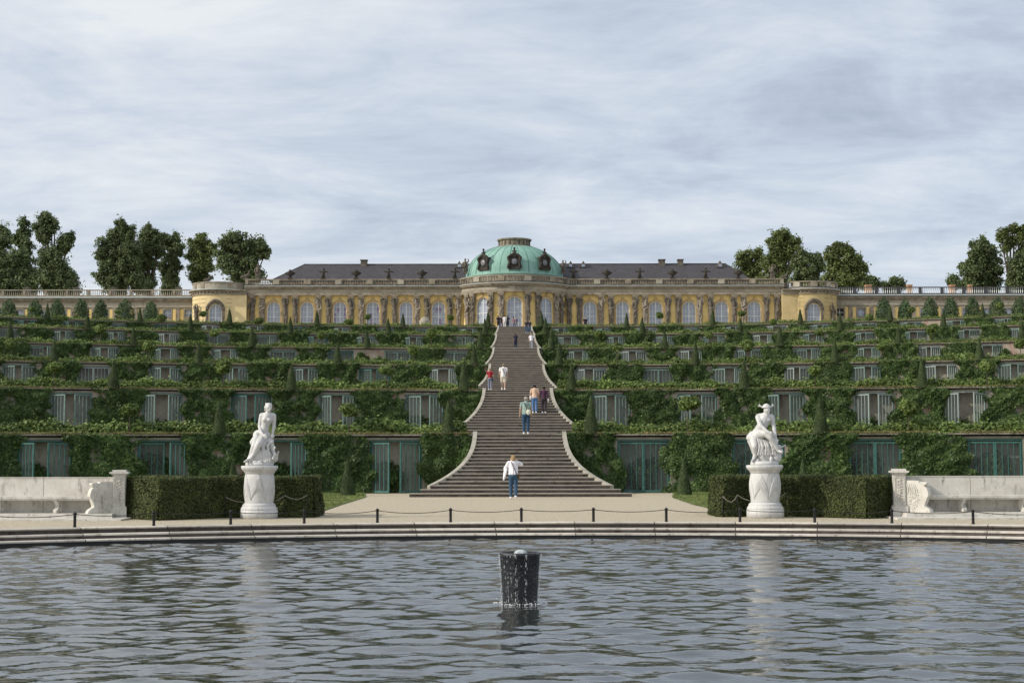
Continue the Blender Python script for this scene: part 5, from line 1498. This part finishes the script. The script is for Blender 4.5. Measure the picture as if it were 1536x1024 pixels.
# ================================================================ BOLLARDS AND CHAINS
bp = [(106, 789), (224, 786.3), (339, 784), (451, 782.8), (562, 781.8), (673, 781.2), (780, 780.8), (889, 780.8), (999, 781.2), (1110, 782.2), (1222, 783.7), (1337, 785.8), (1457, 788.4)]
bp = [(-16, 793)] + bp + [(1580, 792)]
m = MB(); m.lathe([(.036, -.02), (.038, .02), (.033, .04), (.033, .27), (.040, .285), (.034, .30), (.033, .315), (.022, .335), (.002, .342)], 12); m.add([(v[0], v[1], v[2]) for v in []], [])
BOL = m.mesh('post'); BOL.materials.append(M_iron)
m = MB(); m.ell((0, 0, .30), (.05, .05, .018), 8); RING = m.mesh('eyelet'); RING.materials.append(M_iron)
bpos = []
for i, (px, py) in enumerate(bp):
    x, y = gp(px, py + .5); d = math.hypot(x - BC[0], y - BC[1]); k = (BR + .38) / d
    x = BC[0] + (x - BC[0]) * k; y = BC[1] + (y - BC[1]) * k; bpos.append((x, y))
    e = empty('iron_bollard', (x, y, .012)); mesh_obj('post', BOL, None, e); mesh_obj('eyelet', RING, None, e)
    if 0 < i < 14: lb = ['', 'short black bollard before the left bench, nearest the left edge', 'short black bollard before the left hedge beside the left pillar', 'short black bollard just left of the left statue', 'short black bollard at the right end of the left hedge', 'short black bollard in front of the left lawn corner', 'short black bollard before the gravel path, left of the stairs', 'short black bollard behind the fountain barrel, before the woman in white', 'short black bollard before the gravel path, right of the stairs', 'short black bollard in front of the right lawn corner', 'short black bollard just left of the right statue', 'short black bollard before the right hedge', 'short black bollard at the foot of the right pillar', 'short black bollard before the right bench, nearest the right edge'][i]
    else: lb = 'short black bollard just beyond the %s picture edge' % ('left' if i == 0 else 'right')
    tag(e, lb, 'bollard', 'black bollards along the pool rim')
for i in range(len(bpos) - 1):
    a = Vector((*bpos[i], .30)); b = Vector((*bpos[i + 1], .30)); sag = random.uniform(.035, .07)
    m = MB(); m.tube([tuple(a.lerp(b, t / 12) - Vector((0, 0, sag * 4 * (t / 12) * (1 - t / 12)))) for t in range(13)], .0085, 5)
    o = m.build('chain', M_chain)
    tag(o, 'thin dark chain hanging between the %s and %s bollards counted from the left' % (ORD[i + 1] if i else 'first', ORD[i + 2]), 'chain', 'chains between the bollards')
def rope(pts, posts, label):
    e = empty('rope_barrier', (at(pts[0][0], pts[0][1], 38.55).x, 38.55, 0)); ox = e.location.x
    P = [at(a, b, 38.55) - Vector((ox, 38.55, 0)) for a, b in pts]
    m = MB(); m.tube([tuple(p) for p in P], .013, 6); m.build('rope', M_rope, e)
    for px, py in posts:
        p = at(px, py, 38.6) - Vector((ox, 38.55, 0)); m = MB(); m.tube([(p.x, p.y, -.02), (p.x, p.y, p.z + .02)], .012, 6); m.build('post', M_iron, e)
    tag(e, label, 'rope barrier', 'thin rope barriers beside the pedestals')
rope([(338, 745), (346, 749), (356, 752), (368, 753)], [(338, 745)], 'thin pale rope on a post left of the seated woman')
rope([(410, 752), (419, 749), (427, 743), (436, 747), (446, 749), (455, 746), (461, 742)], [(427, 743), (461, 742)], 'thin pale rope on two posts right of the seated woman')
rope([(1084, 744), (1090, 750), (1097, 753), (1102, 749), (1106, 742), (1114, 747), (1122, 750), (1128, 751)], [(1084, 744), (1106, 742)], 'thin pale rope on two posts left of the stooping man')
rope([(1162, 748), (1170, 745), (1179, 739)], [(1179, 739)], 'thin pale rope on a post right of the stooping man')

# ================================================================ FOUNTAIN BARREL
def fountain():
    x, y = DRUM; e = empty('fountain_barrel', (x, y, WZ)); tag(e, 'dark wet fluted fountain barrel standing in the pool with water trickling down', 'fountain')
    m = MB()
    prof = [(.205, -.5), (.215, 0), (.225, .2), (.238, .42), (.250, .60), (.262, .615), (.262, .65), (.245, .655), (.235, .63), (.02, .625)]
    m.lathe(prof, 72, fr=lambda q, z: 1 + (.030 * abs(math.sin(q * 9 + .3 * math.sin(z * 9))) + .012 * math.sin(q * 23 + z * 31) if z < .605 else .02 * math.sin(q * 7) + .012 * math.sin(q * 17)))
    m.build('barrel', M_drum, e)
    m = MB(); m.lathe([(.085, .63), (.08, .655), (.06, .675), (.03, .69), (.002, .692)], 20, (0.01, 0, 0), fr=lambda q, z: 1 + .12 * math.sin(q * 5)); m.build('water_dome', M_wetw, e)
    # trickles
    m = MB()
    for i in range(24):
        a = random.uniform(0, 2 * PI) if i > 11 else random.choice([-2.9, -2.75, -1.75, -1.3, -.25, -.1, -2.4, -1.0]) + random.uniform(-.04, .04)
        z = .62
        while z > .0:
            r = .232 + (z / .62) * .038 + random.uniform(0, .015); w = random.uniform(.001, .003)
            ln = random.uniform(.006, .03)
            m.ell((r * math.cos(a), r * math.sin(a), z), (w, w, ln), 5); z -= ln * random.uniform(1.6, 8.0); a += random.uniform(-.012, .012)
    for i in range(150):
        a = random.uniform(0, 2 * PI); r = .235 + abs(random.gauss(0, .05)); z = abs(random.gauss(0, .03)); w = random.uniform(.002, .006)
        m.ell((r * math.cos(a), r * math.sin(a), z), (w, w, w), 4)
    for i in range(160):
        a = random.uniform(0, 2 * PI); r = .25 + random.uniform(0, .06); z = random.uniform(.02, .6); w = random.uniform(.0012, .003)
        m.ell((r * math.cos(a), r * math.sin(a), z), (w, w, w * 1.6), 4)
    o = m.build('water_trickle', M_foam, e); o['kind'] = 'stuff'
    m = MB()
    for i in range(170):
        a = random.uniform(0, 2 * PI); r = random.uniform(.205, .25) + abs(random.gauss(0, .035)); m.ell((r * math.cos(a) * 1.15, r * math.sin(a), random.uniform(.0, .012)), (random.uniform(.004, .013), random.uniform(.004, .013), random.uniform(.003, .007)), 5)
    o = m.build('foam_ring', M_foam, e); o['kind'] = 'stuff'
M_wetw = plain('frothy_water', (.42, .46, .48), .12, var=.2, scale=30)
fountain()
# ================================================================ PEOPLE
M_skin = plain('skin', (.52, .33, .24), .6, var=.06); M_skind = plain('tanned_skin', (.32, .19, .13), .6, var=.06)
CL = {}
def cloth(name, c, r=.9):
    if name not in CL: CL[name] = stone(name, [tuple(x * .78 for x in c), c, tuple(min(1, x * 1.15) for x in c)], 9, r, .5, 22, coord='Object')
    return CL[name]
def person(loc, rz, label, H=1.66, top=('white', (.8, .8, .84)), bottom=('denim', (.06, .12, .22)), legs='long', sleeve='short', hair=(.3, .2, .1), hairlen=.12, stride=(.18, -.12), arms=None, shoes=(.7, .7, .7), skin=None, vox=.016, bag=None, strap=None, loose=1.0, feetz=(0, 0), group='visitors on the garden stairs', wide=1.0, hem=.84, lean=0):
    s = H / 1.70; skin = skin or M_skin
    e = empty('person', loc, rz); e.scale = (s, s, s)
    tag(e, label, 'person', group)
    J = {}
    dy = (stride[0], stride[1])
    hipz = .90
    arms = arms or [((-.25, -.02, 1.14), (-.27, .05, .90)), ((.25, -.04, 1.14), (.26, .02, .90))]
    sh = [(-.175 * wide, lean, 1.39), (.175 * wide, lean, 1.39)]
    hd = Vector((0, .03 + lean * 1.3, 1.575))
    # body: one continuous figure
    m = MB()
    head(m, hd, .098, (0, 1, -.05))
    m.cap((0, lean, 1.40), (0, .015 + lean, 1.50), .055, .052)
    m.chain([(0, lean, 1.34), (0, lean * .6, 1.15), (0, 0, 1.0), (0, 0, hipz)], [.125, .115, .11, .13], 12)
    m.cap(sh[0], sh[1], .055, .055)
    for i, sg in enumerate((-1, 1)):
        el, hn = arms[i]
        m.chain([sh[i], el, hn], [.05, .04, .027], 10); d = Vector(hn) - Vector(el)
        hand_fingers(m, hn, d, 1.0, .5, -sg)
        ky = (dy[i] * .5 + .05); fz = feetz[i]
        m.chain([(sg * .085, 0, hipz - .02), (sg * .095, ky + (.08 if fz > 0 else 0), .50 + fz * .7), (sg * .09, dy[i], .09 + fz)], [.088, .058, .038], 10)
        m.chain([(sg * .09, dy[i] - .03, .045 + fz), (sg * .10, dy[i] + .13, .035 + fz)], [.035, .03], 8)
    b = mesh_obj('body', m.remeshed('body', vox * .8, 1), None, e); b.data.materials.append(skin)
    # hair
    m = MB(); m.ell(hd + Vector((0, -.022, .025)), (.092, .10, .105), 12)
    if hairlen > .1: m.chain([hd + Vector((0, -.06, .0)), hd + Vector((0, -.08, -.10)), hd + Vector((0, -.085, -hairlen))], [.085, .08, .05], 10)
    for q in range(14): m.ell(hd + Vector((.07 * math.sin(q * 2.1), -.05 - .04 * math.cos(q * 1.3), .04 - hairlen * .6 * random.random())), (.03, .025, .05), 6)
    o = mesh_obj('hair', m.remeshed('hair', vox * .8, 0), None, e); o.data.materials.append(cloth('hair_%02d%02d%02d' % tuple(int(c * 99) for c in hair) if False else 'hair_tone_%d' % int(sum(hair) * 100), hair))
    # top
    m = MB(); L_ = loose
    m.chain([(0, lean, 1.36), (0, lean * .6, 1.16), (0, 0, 1.0), (0, 0, hem + .10)], [.135 * L_, .132 * L_, .13 * L_, .145 * L_], 12)
    m.cap(sh[0], sh[1], .068, .068)
    for i, sg in enumerate((-1, 1)):
        m.cap((sg * .075 * L_ * wide, lean, 1.3), (sg * .07 * L_, 0, hem + .08), .085 * L_, .095 * L_)
        el, hn = Vector(arms[i][0]), Vector(arms[i][1])
        if sleeve == 'long': m.chain([sh[i], el, el.lerp(hn, .9)], [.068, .055, .045], 10)
        elif sleeve == 'elbow': m.chain([sh[i], el, el.lerp(hn, .25)], [.075, .072, .068], 10)
        elif sleeve == 'short': m.cap(sh[i], Vector(sh[i]).lerp(el, .6), .07, .064)
    if loose > 1.05:
        for q in range(10): a = q * .63; m.chain([(.12 * math.sin(a) * L_, .10 * math.cos(a) * L_, 1.25), (.135 * math.sin(a + .2) * L_, .115 * math.cos(a + .2) * L_, hem + .06)], [.03, .042], 6)
    o = mesh_obj('top', m.remeshed('top', vox, 1), None, e); o.data.materials.append(cloth(*top))
    # trousers, shorts or skirt
    m = MB(); m.chain([(-.05, 0, .985), (.05, 0, .985)], [.105, .105], 10); m.ell((0, -.02, .89), (.165, .145, .12), 12)
    for i, sg in enumerate((-1, 1)):
        ky = dy[i] * .5 + .05; fz = feetz[i]
        kn = Vector((sg * .095, ky + (.08 if fz > 0 else 0), .50 + fz * .7)); an = Vector((sg * .09, dy[i], .12 + fz))
        if legs == 'long': m.chain([(sg * .085, 0, .88), kn, an], [.108, .078, .064], 12)
        elif legs == 'short': m.chain([(sg * .085, 0, .88), kn + Vector((0, 0, .04))], [.118, .105], 12)
    o = mesh_obj('trousers' if legs == 'long' else 'shorts', m.remeshed('trousers', vox, 1), None, e); o.data.materials.append(cloth(*bottom))
    if loose > 1 and legs == 'long':
        mb = MB(); mb.lathe([(.158, .975), (.162, 1.0), (.15, 1.005)], 20, (0, -.005, 0), close=False); 
    for i, sg in enumerate((-1, 1)):
        m = MB(); fz = feetz[i]
        m.chain([(sg * .09, dy[i] - .045, .045 + fz), (sg * .10, dy[i] + .06, .045 + fz), (sg * .105, dy[i] + .16, .032 + fz)], [.046, .048, .034], 8)
        m.cap((sg * .09, dy[i] - .02, .05 + fz), (sg * .09, dy[i] - .01, .10 + fz), .043, .042)
        o = m.build('shoe', cloth('shoe_tone_%d' % int(sum(shoes) * 100), shoes), e)
    if strap:
        sgn = strap[0]; m = MB(); r_ = .155 * L_
        pts = []
        for q in range(15):
            t = q / 14; x = sgn * (-.09 + .24 * t); z = 1.44 - .52 * t; pts.append((x, -math.sqrt(max(0.0004, r_ ** 2 - (x * .75) ** 2)) * .98 - .004 + lean * (1 - t), z))
        m.tube(pts, .014, 5); m.build('bag_strap', cloth('strap_tone', (.03, .03, .035)), e)
    if bag:
        c, size, colr, nm = bag
        m = MB(); m.ell(c, size, 14); m.ell((c[0], c[1], c[2] + size[2] * .3), (size[0] * .95, size[1] * 1.05, size[2] * .6), 12)
        m.tube([(c[0] - size[0] * .7, c[1], c[2] + size[2] * .8), (c[0], c[1], c[2] + size[2] * 2.0), (c[0] + size[0] * .7, c[1], c[2] + size[2] * .8)], .008, 5)
        m.build(nm, cloth('bag_tone_%d' % int(sum(colr) * 100), colr), e)
    return e
def on_stair(px, py, k):
    """foot point on flight k (or its landing) under a pixel"""
    h = L[k + 1] - L[k]; ns = 17 if k == 0 else round(h / .158); tr = RUN / ns; rr = h / ns
    best = None
    for i in range(ns):
        y = D[k] - RUN + i * tr + tr * .55; z = L[k] + (i + 1) * rr
        p = at(px, py, y)
        if best is None or abs(p.z - z) < best[0]: best = (abs(p.z - z), p.x, y, z, rr)
    return best
# woman in white taking a photo
gx, gy = gp(770, 748)
w = person((gx, gy, 0), 0, 'woman in a white shirt and blue jeans on the gravel, hands raised to her face', 1.66, ('white_cotton', (.80, .79, .86)), ('blue_denim', (.04, .085, .15)), hair=(.33, .23, .12), hairlen=.13, sleeve='elbow', stride=(.03, -.22), arms=[((-.31, .08, 1.16), (-.08, .20, 1.50)), ((.31, .12, 1.32), (.08, .20, 1.53))], shoes=(.75, .73, .72), vox=.013, strap=(1,), loose=1.14, bag=((.20, -.02, .88), (.055, .075, .09), (.17, .09, .045), 'brown_shoulder_bag'), feetz=(0, .05), hem=.90, group='visitors on the garden stairs')
m = MB(); m.chain([(-.30, .05, 1.15), (-.34, .02, 1.0), (-.37, .0, .74)], [.055, .045, .035], 8); m.chain([(-.27, .0, 1.12), (-.35, -.02, .80)], [.05, .05], 8)
o = mesh_obj('jacket_over_arm', m.remeshed('jacket', .014, 1), None, w); o.data.materials.append(cloth('white_cotton', (.8, .79, .86)))
m = MB(); m.box(-.04, .04, .235, .245, 1.52, 1.60); m.build('phone', M_iron, w)
b = on_stair(789, 652.5, 0); xm = at(789, 652, D[0] + .15)
person((xm.x, D[0] + .15, L[1] + .006), 0, 'grey-haired man in a sage green shirt and dark jeans with pale bag', 1.66, ('sage_shirt', (.27, .36, .33)), ('dark_denim', (.03, .07, .13)), hair=(.36, .33, .29), hairlen=.05, stride=(.0, -.02), strap=(1,), bag=((.12, -.2, .98), (.11, .06, .13), (.62, .62, .50), 'pale_shoulder_bag'), loose=1.12, wide=1.12, hem=.84, vox=.015)
b = on_stair(802, 619, 1)
person((b[1], b[2], b[3]), 0, 'dark-haired person in a peach top and bright blue jeans with a white bag', 1.60, ('peach_white_top', (.66, .47, .34)), ('bright_denim', (.10, .20, .40)), hair=(.03, .02, .02), hairlen=.05, stride=(.06, -.02), bag=((-.24, .0, .92), (.06, .06, .12), (.75, .75, .74), 'white_shopping_bag'), loose=1.08, vox=.016)
m = MB()
b = on_stair(816, 621, 1)
person((b[1], b[2], b[3]), 0, 'person in a dark plum top and dark trousers climbing with a white bag', 1.50, ('plum_top', (.07, .03, .06)), ('dark_trousers', (.04, .03, .04)), sleeve='long', skin=M_skind, hair=(.02, .015, .015), hairlen=.05, stride=(.05, -.10), bag=((.27, -.02, .80), (.05, .07, .13), (.72, .72, .72), 'white_shopping_bag'), vox=.016)
xm = at(735, 586, D[1] + .2)
person((xm.x, D[1] + .2, L[2] + .006), 0, 'person in a red top and grey trousers at the left of the third flight', 1.28, ('red_top', (.35, .03, .04)), ('grey_trousers', (.20, .22, .28)), hair=(.35, .2, .12), hairlen=.08, stride=(.0, -.1), bag=((.2, -.1, .8), (.08, .07, .14), (.04, .05, .08), 'dark_bag'), vox=.018)
xm = at(755, 586, D[1] + .3)
person((xm.x, D[1] + .3, L[2] + .006), 0, 'man in a white shirt and cream shorts with a dark strap across his back', 1.55, ('white_shirt', (.78, .77, .76)), ('cream_shorts', (.60, .54, .42)), legs='short', hair=(.25, .2, .15), hairlen=.05, stride=(.02, -.08), strap=(1,), wide=1.12, loose=1.12, hem=.8, vox=.018)
xm = at(773.5, 523.2, D[3] + .4)
person((xm.x, D[3] + .4, L[4] + .006), 0, 'person in dark blue clothes in the middle of the fourth landing', 1.35, ('navy_top', (.02, .025, .05)), ('navy_trousers', (.02, .025, .05)), skin=M_skind, hair=(.02, .02, .02), hairlen=.05, stride=(0, 0), vox=.025)
xm = at(797, 523.2, D[3] + .4)
person((xm.x, D[3] + .4, L[4] + .006), 0, 'person in a white top with legs apart at the right side of the stairs', 1.35, ('white_top', (.8, .8, .84)), ('pale_grey_trousers', (.30, .30, .34)), hair=(.4, .3, .2), hairlen=.15, stride=(.32, -.32), arms=[((-.3, .05, 1.16), (-.3, .15, 1.0)), ((.3, 0, 1.16), (.28, .1, .95))], loose=1.15, vox=.025)
for px, py, lab, t_, b_, H_ in ((789.5, 499.5, 'person in dark blue jeans and pale shoes on the uppermost flight, nearer the middle', ('dark_jacket', (.03, .03, .04)), ('blue_denim', (.04, .08, .16)), 1.45), (794.5, 498.5, 'person in dark clothes beside the right side wall of the uppermost flight', ('navy_top', (.02, .025, .05)), ('blue_denim', (.04, .08, .16)), 1.45)):
    b = on_stair(px, py, 5); person((b[1], b[2], b[3]), PI, lab, H_, t_, b_, hair=(.03, .02, .02), hairlen=.06, stride=(.05, -.05), vox=.028, shoes=(.8, .8, .8))
for px, Yd, lab, t_, b_, H_ in (
    (747.5, 176.5, 'dark-clothed person at the left end of the group on the top landing', ('black_jacket', (.015, .015, .025)), ('black_trousers', (.02, .02, .03)), 1.62),
    (751, 180.0, 'taller person in navy behind the left end of the top landing group', ('navy_top', (.02, .025, .05)), ('grey_trousers', (.20, .22, .28)), 1.95),
    (757, 176.0, 'person in a white shirt on the top landing', ('white_shirt', (.78, .77, .76)), ('white_trousers', (.6, .6, .6)), 1.60),
    (761.3, 176.5, 'person in navy standing right of the one in white on the top landing', ('navy_top', (.02, .025, .05)), ('navy_trousers', (.02, .025, .05)), 1.63),
    (770.5, 177.5, 'person in dusty pink before the palace middle window', ('pink_top', (.30, .17, .20)), ('grey_trousers', (.20, .22, .28)), 1.50),
    (774, 178.5, 'grey-clothed person just right of the pink one before the middle window', ('slate_top', (.16, .18, .24)), ('grey_trousers', (.20, .22, .28)), 1.62),
    (878, 180.0, 'dark figure standing among plants right of the dome on the palace plateau', ('black_jacket', (.015, .015, .025)), ('black_trousers', (.02, .02, .03)), 1.75)):
    person((xat(px, Yd), Yd, L[6] + .006), PI if Yd > 178 else 0, lab, H_, t_, b_, hair=(.03, .02, .02), hairlen=.06, stride=(.0, -.0), vox=.03)
# half-hidden pale dome-shaped object of unclear kind, left of the stairs top
m = MB(); xk = xat(637, 176); m.lathe([(.5, 0), (.62, .5), (.66, .9), (.60, 1.0), (.52, 1.02), (.45, 1.25), (.2, 1.4), (.02, 1.42)], 20)
o = m.build('round_topped_object', M_sandl); o.location = (xk, 176, L[6]); tag(o, 'pale round-topped object on the plateau edge left of the stairs top', 'urn')

# ================================================================ LIGHT, SKY, CAMERA
az = Vector((sun_az_vec[0], sun_az_vec[1], 0)).normalized()
sd = Vector((az.x * math.cos(sun_el), az.y * math.cos(sun_el), math.sin(sun_el)))
ld_ = bpy.data.lights.new('sun', 'SUN'); ld_.energy = 3.0; ld_.angle = rad(1.2); ld_.color = (1, .92, .81)
lo = bpy.data.objects.new('sun', ld_); COL.objects.link(lo); lo.rotation_euler = (-sd).to_track_quat('-Z', 'Y').to_euler(); lo.location = (0, 0, 60)
w = bpy.data.worlds.new('World'); S.world = w; w.use_nodes = True; nt = w.node_tree
bg = nt.nodes['Background']
sky = nt.nodes.new('ShaderNodeTexSky'); sky.sky_type = 'NISHITA'; sky.sun_disc = False; sky.sun_elevation = sun_el; sky.sun_rotation = math.atan2(az.x, az.y)
sky.air_density = 1.0; sky.dust_density = 1.0; sky.ozone_density = 1.2
bg.inputs[1].default_value = SKY_STR = .13
tc = nt.nodes.new('ShaderNodeTexCoord')
sep = nt.nodes.new('ShaderNodeSeparateXYZ'); nt.links.new(tc.outputs['Generated'], sep.inputs[0])
mxz = nt.nodes.new('ShaderNodeMath'); mxz.operation = 'MAXIMUM'; mxz.inputs[1].default_value = 0.0; nt.links.new(sep.outputs[2], mxz.inputs[0])
adz = nt.nodes.new('ShaderNodeMath'); adz.operation = 'ADD'; adz.inputs[1].default_value = .14; nt.links.new(mxz.outputs[0], adz.inputs[0])
comb = nt.nodes.new('ShaderNodeCombineXYZ')
for i in (0, 1):
    dv = nt.nodes.new('ShaderNodeMath'); dv.operation = 'DIVIDE'; nt.links.new(sep.outputs[i], dv.inputs[0]); nt.links.new(adz.outputs[0], dv.inputs[1]); nt.links.new(dv.outputs[0], comb.inputs[i])
def cn(scale, rot, sc, detail, rough, dist=0.):
    mp = nt.nodes.new('ShaderNodeMapping'); mp.inputs['Rotation'].default_value = (0, 0, rot); mp.inputs['Scale'].default_value = scale
    nt.links.new(comb.outputs[0], mp.inputs[0])
    n = nt.nodes.new('ShaderNodeTexNoise'); n.inputs['Scale'].default_value = sc; n.inputs['Detail'].default_value = detail; n.inputs['Roughness'].default_value = rough; n.inputs['Distortion'].default_value = dist
    nt.links.new(mp.outputs[0], n.inputs['Vector']); return n
n1 = cn((.95, 1.2, 1), rad(44), 2.1, 12, .62, .45)
n2 = cn((.8, 1.2, 1), rad(-14), .6, 4, .5, .2)
n3 = cn((.6, 1.5, 1), rad(55), 8, 10, .65, .1)
def mth(op, a, b):
    m_ = nt.nodes.new('ShaderNodeMath'); m_.operation = op
    for i, v in enumerate((a, b)):
        if isinstance(v, (int, float)): m_.inputs[i].default_value = v
        else: nt.links.new(v, m_.inputs[i])
    return m_.outputs[0]
cov = mth('ADD', mth('ADD', mth('MULTIPLY', n1.outputs[0], .54), mth('MULTIPLY', n2.outputs[0], .32)), mth('MULTIPLY', n3.outputs[0], .14))
rp = nt.nodes.new('ShaderNodeValToRGB'); rp.color_ramp.elements[0].position = .29; rp.color_ramp.elements[0].color = (0, 0, 0, 1); rp.color_ramp.elements[1].position = .63; rp.color_ramp.elements[1].color = (1, 1, 1, 1)
dp = nt.nodes.new('ShaderNodeVectorMath'); dp.operation = 'DOT_PRODUCT'; dp.inputs[1].default_value = tuple(sd); nt.links.new(tc.outputs['Generated'], dp.inputs[0])
cov = mth('ADD', cov, mth('MULTIPLY', dp.outputs['Value'], .11)); nt.links.new(cov, rp.inputs[0])
CL_D = (2.75, 3.15, 3.85); CL_M = (4.1, 4.5, 5.15); CL_B = (5.75, 5.9, 6.0)
cr = nt.nodes.new('ShaderNodeValToRGB'); e_ = cr.color_ramp.elements
def sc10(c): return (c[0] / 10, c[1] / 10, c[2] / 10, 1)
e_[0].position = .1; e_[0].color = sc10(CL_D); e_[1].position = .95; e_[1].color = sc10(CL_B); q_ = e_.new(.5); q_.color = sc10(CL_M)
nt.links.new(rp.outputs[0], cr.inputs[0])
vm = nt.nodes.new('ShaderNodeVectorMath'); vm.operation = 'SCALE'; vm.inputs[3].default_value = 10.; nt.links.new(cr.outputs[0], vm.inputs[0])
# thin overcast: the clear sky shows a little through
mx = nt.nodes.new('ShaderNodeMix'); mx.data_type = 'RGBA'; mx.inputs[0].default_value = .88
nt.links.new(sky.outputs[0], mx.inputs[6]); nt.links.new(vm.outputs[0], mx.inputs[7]); nt.links.new(mx.outputs[2], bg.inputs[0])
cd = bpy.data.cameras.new('camera'); co = bpy.data.objects.new('camera', cd); COL.objects.link(co)
cd.sensor_width = 36; cd.sensor_fit = 'HORIZONTAL'; cd.lens = 36 * F / 1536; cd.clip_end = 5000; cd.clip_start = .1
co.matrix_world = Matrix((( right.x, up.x, -fwd.x, CAM.x), (right.y, up.y, -fwd.y, CAM.y), (right.z, up.z, -fwd.z, CAM.z), (0, 0, 0, 1)))
S.camera = co
S.view_settings.view_transform = 'Standard'; S.view_settings.look = 'None'; S.view_settings.gamma = 1; S.view_settings.exposure = 0.24
S.cycles.max_bounces = 8; S.cycles.transparent_max_bounces = 12
S.cycles.sample_clamp_indirect = 6
